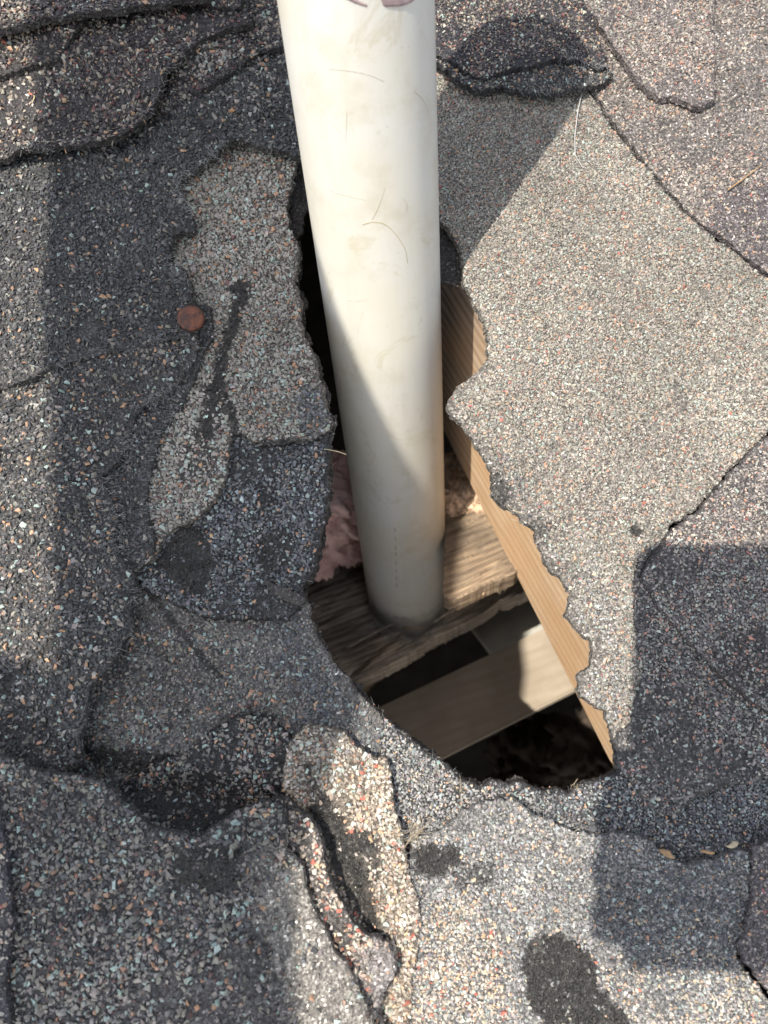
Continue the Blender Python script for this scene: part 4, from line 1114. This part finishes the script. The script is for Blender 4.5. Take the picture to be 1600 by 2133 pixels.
strand_thing('twig', 'thin brown twig lying on the purplish shingle at the right edge', 'twig', [lay([(1512, 402), (1540, 382), (1582, 350)], 1.6, .42, lift=1.6)], MAT['leaf'])
strand_thing('fibre_strand', 'long grey fibre hanging below the black flap at the seam corner', 'fibre', [lay([(1212, 193), (1206, 215), (1200, 245), (1195, 290), (1196, 330), (1212, 356)], 1.0, .30, 30, 1.5)], MAT['fibre'])
strand_thing('fibre_strand', 'pale straw bent from the left rim towards the pipe', 'straw', [lay([(676, 938), (690, 940), (705, 943), (722, 949)], 2.0, .22, lift=1.0)], MAT['straw'])

def tuft(label, px, py, z, dirs, n, ln, mat, spread=25):
    cur = []
    for _ in range(n):
        a = math.radians(random.choice(dirs) + random.gauss(0, spread))
        L = ln * random.uniform(.4, 1.1)
        x0, y0 = px + random.gauss(0, 6), py + random.gauss(0, 6)
        b = random.gauss(0, .3)
        pts = [(x0 + L * t * math.cos(a + b * t), y0 - L * t * math.sin(a + b * t)) for t in (0, .3, .6, 1)]
        p, r = lay(pts, z, random.uniform(.035, .085), 8, .5)
        p[:, 2] += np.linspace(0, random.uniform(.2, 3.0), len(p))
        cur.append((p, r))
    return strand_thing('straw_tuft', label, 'dry grass', cur, mat)
tuft('frayed dry straw tuft in the crack left of the lower grey shingle', 862, 1735, 4.5, [20, 35, 60, 160, 200, 240], 34, 62, MAT['straw'], 30)
tuft('small upright tuft of pale straw at the bottom rim of the hole', 960, 1655, 2.5, [75, 95, 265], 12, 36, MAT['straw'], 12)
tuft('thin straw bits scattered along the crack below the hole', 1190, 1725, 4.0, [10, 170, 30, 200], 7, 38, MAT['straw'], 15)
tuft('few fine pale bristles at the bottom right rim tip', 1196, 1640, 2.5, [60, 20, 110], 9, 20, MAT['straw'], 25)
tuft('few straw splinters on the right rim above the rafter', 1060, 1062, 2.5, [-25, -20, 155, -40], 6, 38, MAT['straw'], 12)
tuft('broken straw flecks on the pale rim right of the rafter', 1225, 1300, 3.0, [-20, 70, 100], 5, 26, MAT['straw'], 20)

def chip(label, px, py, z, w, h, ang, mat, seed):
    a = math.radians(ang)
    ol = []
    for k in range(9):
        t = 2 * math.pi * k / 9
        rr = 1 + (hash2(np.array([k]), np.array([seed]), 5)[0] - .5) * .5
        x, y = w * rr * math.cos(t), h * rr * math.sin(t)
        ol.append((px + x * math.cos(a) - y * math.sin(a), py + x * math.sin(a) + y * math.cos(a)))
    def hf(x, y): return z + lie(x, y) + (fbm(x, y, 2.5, seed, 2) - .5) * 2.0 + 1.2
    V, T, B, nt_ = patch(ol, z, ROOF, hf, 0.5, grid=.7, edge_step=.4, edge_amp=.15, edge_scale=2, seed=seed)
    c = np.array([*B.mean(0), z])
    me = mesh_from_arrays('leaf_scrap', (V - c) * MM, T, [mat], None, np.arange(len(T)) < 2 * nt_)
    finish(link('leaf_scrap', me, c), label, 'leaf scrap')
chip('curled tan leaf scrap lying in the crack at the lower right', 1520, 1758, 4.5, 14, 6, -15, MAT['straw'], 3)
chip('flat orange-brown leaf scrap under the torn lip at the lower right', 1385, 1776, 4.5, 16, 7, 30, MAT['leaf'], 4)
chip('narrow brown leaf scrap between the two larger ones', 1470, 1772, 4.8, 15, 3.5, 8, MAT['leaf'], 5)

# ---------------------------------------------------------------- insulation, cobweb
def wool(name, label, frame_pts, mat, seed, rad, squash=(1, 1, .7), cat='insulation'):
    """A lump of glass wool through several points, with loose fibres."""
    bm = bmesh.new()
    for p, r in zip(frame_pts, rad):
        res = bmesh.ops.create_icosphere(bm, subdivisions=5, radius=1)
        for v in res['verts']:
            c = np.array(v.co[:])
            q = c * 1.0
            w = fbm(np.array([q[0] * 2 + q[2] * 1.3 + seed]), np.array([q[1] * 2 - q[2] * 1.1 + p[0]]), .55, seed, 5)[0] - .5
            v.co = Vector((p + c * r * np.array(squash) * (1 + 1.1 * w + .22 * (vnoise(np.array([q[0] * 9 + seed]), np.array([q[1] * 9 + q[2] * 7]), 3)[0] - .5))) * MM)
    for f in bm.faces: f.smooth = True
    me = bpy.data.meshes.new(name); bm.to_mesh(me); bm.free(); me.materials.append(mat)
    root = link(name, me)
    finish(root, label, cat)
    cur = []
    for p, r in zip(frame_pts, rad):
        for _ in range(420):
            d = rng.normal(size=3); d /= np.linalg.norm(d)
            s = p + d * r * np.array(squash) * rng.uniform(.75, 1.02)
            t = rng.normal(size=3); t -= d * np.dot(t, d) * .8; t /= np.linalg.norm(t)
            L = rng.uniform(4, 12)
            cur.append(([s, s + t * L * .5 + d * .9, s + t * L + d * rng.uniform(-.5, 1.6)], rng.uniform(.06, .16)))
    f = link('loose_fibre', tubes_mesh('loose_fibre', cur, mat, np.zeros(3), 3), parent=root)
    f['kind'] = 'stuff'
    return root
def deep(px, py, off):
    return on_plane(px, py, PB + PIPE_DIR * off, PIPE_DIR)
wool('glass_wool', 'pink glass wool tuft squeezed between the left rim and the pipe', [deep(696, 1000, 67), deep(704, 1075, 55), deep(722, 1135, 33), deep(664, 1160, 35), deep(682, 1040, 67)], MAT['pink'], 4, [16, 16, 12, 12, 15])
wool('glass_wool', 'yellowed insulation wad in the gap right of the pipe', [deep(955, 1045, 68), deep(985, 1050, 70), deep(945, 985, 54), deep(965, 1000, 56)], MAT['yellow'], 9, [10, 9, 12, 10])
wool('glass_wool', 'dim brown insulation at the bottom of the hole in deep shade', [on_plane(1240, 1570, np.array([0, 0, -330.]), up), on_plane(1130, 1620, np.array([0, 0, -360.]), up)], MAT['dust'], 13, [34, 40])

def cobweb():
    # a dusty skirt of web from the pipe foot to the plank
    V, T = [], []
    ns, nr = 40, 8
    for i in range(ns + 1):
        a = math.radians(-175 + 170 * i / ns)
        for j in range(nr + 1):
            t = j / nr
            spread = 5 + 3 * math.sin(i * 1.7) * .5 + (4 if abs(i - 14) < 6 else 0)
            r = PR + .6 + spread * t ** 1.5
            zz = 16 * (1 - t) ** 1.6 + 1.2 + 1.2 * math.sin(i * 2.1 + j)
            V.append(PB + PIPE_DIR * zz + r * (gx * math.cos(a) + gy * math.sin(a)))
    for i in range(ns):
        for j in range(nr):
            p = i * (nr + 1) + j
            T += [(p, p + 1, p + nr + 2), (p, p + nr + 2, p + nr + 1)]
    me = mesh_from_arrays('cobweb', (np.array(V) - PB) * MM, np.array(T), [MAT['cobweb']], None, np.ones(len(T), bool))
    finish(link('cobweb', me, PB), 'grey dusty cobweb skirt round the foot of the pipe', 'cobweb')
cobweb()

# ---------------------------------------------------------------- the photographer, behind the lens, who throws the shade
def lifted(px, py, h):
    z0 = 13.0
    p = ROOF.at(px, py, z0)
    q = np.array([p[0], p[1], z0]) + SUN / SUN[2] * h
    return q
def capsule(bm, a, b, ra_, rb_, seg=20, flat=1.0):
    d = b - a; L = np.linalg.norm(d); d = d / L
    u = np.cross(d, [0.1, 0.2, 1.0]); u /= np.linalg.norm(u); w = np.cross(d, u)
    rings = []
    prof = [(-ra_ * .95, ra_ * .3), (-ra_ * .7, ra_ * .72), (0, ra_)] + [(L * k / 6, ra_ + (rb_ - ra_) * k / 6) for k in range(1, 6)] + [(L, rb_), (L + rb_ * .7, rb_ * .72), (L + rb_ * .95, rb_ * .3)]
    for t, r in prof:
        rings.append([bm.verts.new(Vector((a + d * t + r * (u * math.cos(2 * math.pi * k / seg) + flat * w * math.sin(2 * math.pi * k / seg))) * MM)) for k in range(seg)])
    for p, q in zip(rings, rings[1:]):
        for k in range(seg): bm.faces.new((p[k], p[(k + 1) % seg], q[(k + 1) % seg], q[k]))
    bm.faces.new(rings[0][::-1]); bm.faces.new(rings[-1])

def person():  # rough unseen figure, limbs laid out from the shadow edges they cast
    bm = bmesh.new()
    H = 500
    sc = 1 / 5.6
    chain = [(383, -650, 270), (386, 300, 272), (386, 900, 272), (392, 1200, 280), (410, 1400, 296), (362, 1760, 238), (358, 2400, 238), (340, 3000, 260)]
    pts = [(lifted(x, y, H), float(np.linalg.norm(ROOF.at(x + r, y, 13.0) - ROOF.at(x, y, 13.0)))) for x, y, r in chain]
    for (a, r1), (b, r2) in zip(pts, pts[1:]): capsule(bm, a, b, r1, r2)
    capsule(bm, lifted(-1000, 2030, H), lifted(-130, 2030, H), 105, 100)
    capsule(bm, lifted(340, 3000, H), lifted(200, 3600, H + 80), 60, 110)
    # hand behind the phone, four fingers showing past its edge
    c = cam_rot
    def cp(x, y, z): return CAM + np.array(c @ Vector((x, y, z)))
    for k in range(4):
        y = -21 - k * 16
        capsule(bm, cp(-3, y - 4, 14), cp(-43, y, 13), 8.5, 8)
        capsule(bm, cp(-43, y, 13), cp(-40, y, 4), 8, 7)
    capsule(bm, cp(11, -33, 24), cp(51, -63, 26), 26, 30)
    capsule(bm, cp(51, -63, 26), cp(270, -225, 60), 32, 55)
    me = bpy.data.meshes.new('person'); bm.to_mesh(me); bm.free()
    me.materials.append(MAT['cloth'])
    o = link('person', me)
    r = o.modifiers.new('remesh', 'REMESH'); r.mode = 'VOXEL'; r.voxel_size = 0.004; r.use_smooth_shade = True
    finish(o, 'unseen photographer shaped to cast shade, in cloth made pale for bounce', 'person')
    ph = box_mesh('phone', (-37, -85, 3), (41, 59, 11), MAT['phone'], 3.0)
    po = link('phone', ph, CAM, np.array(cam_rot))
    finish(po, 'black phone held flat above the roof hole in the photographer hand', 'phone')
person()
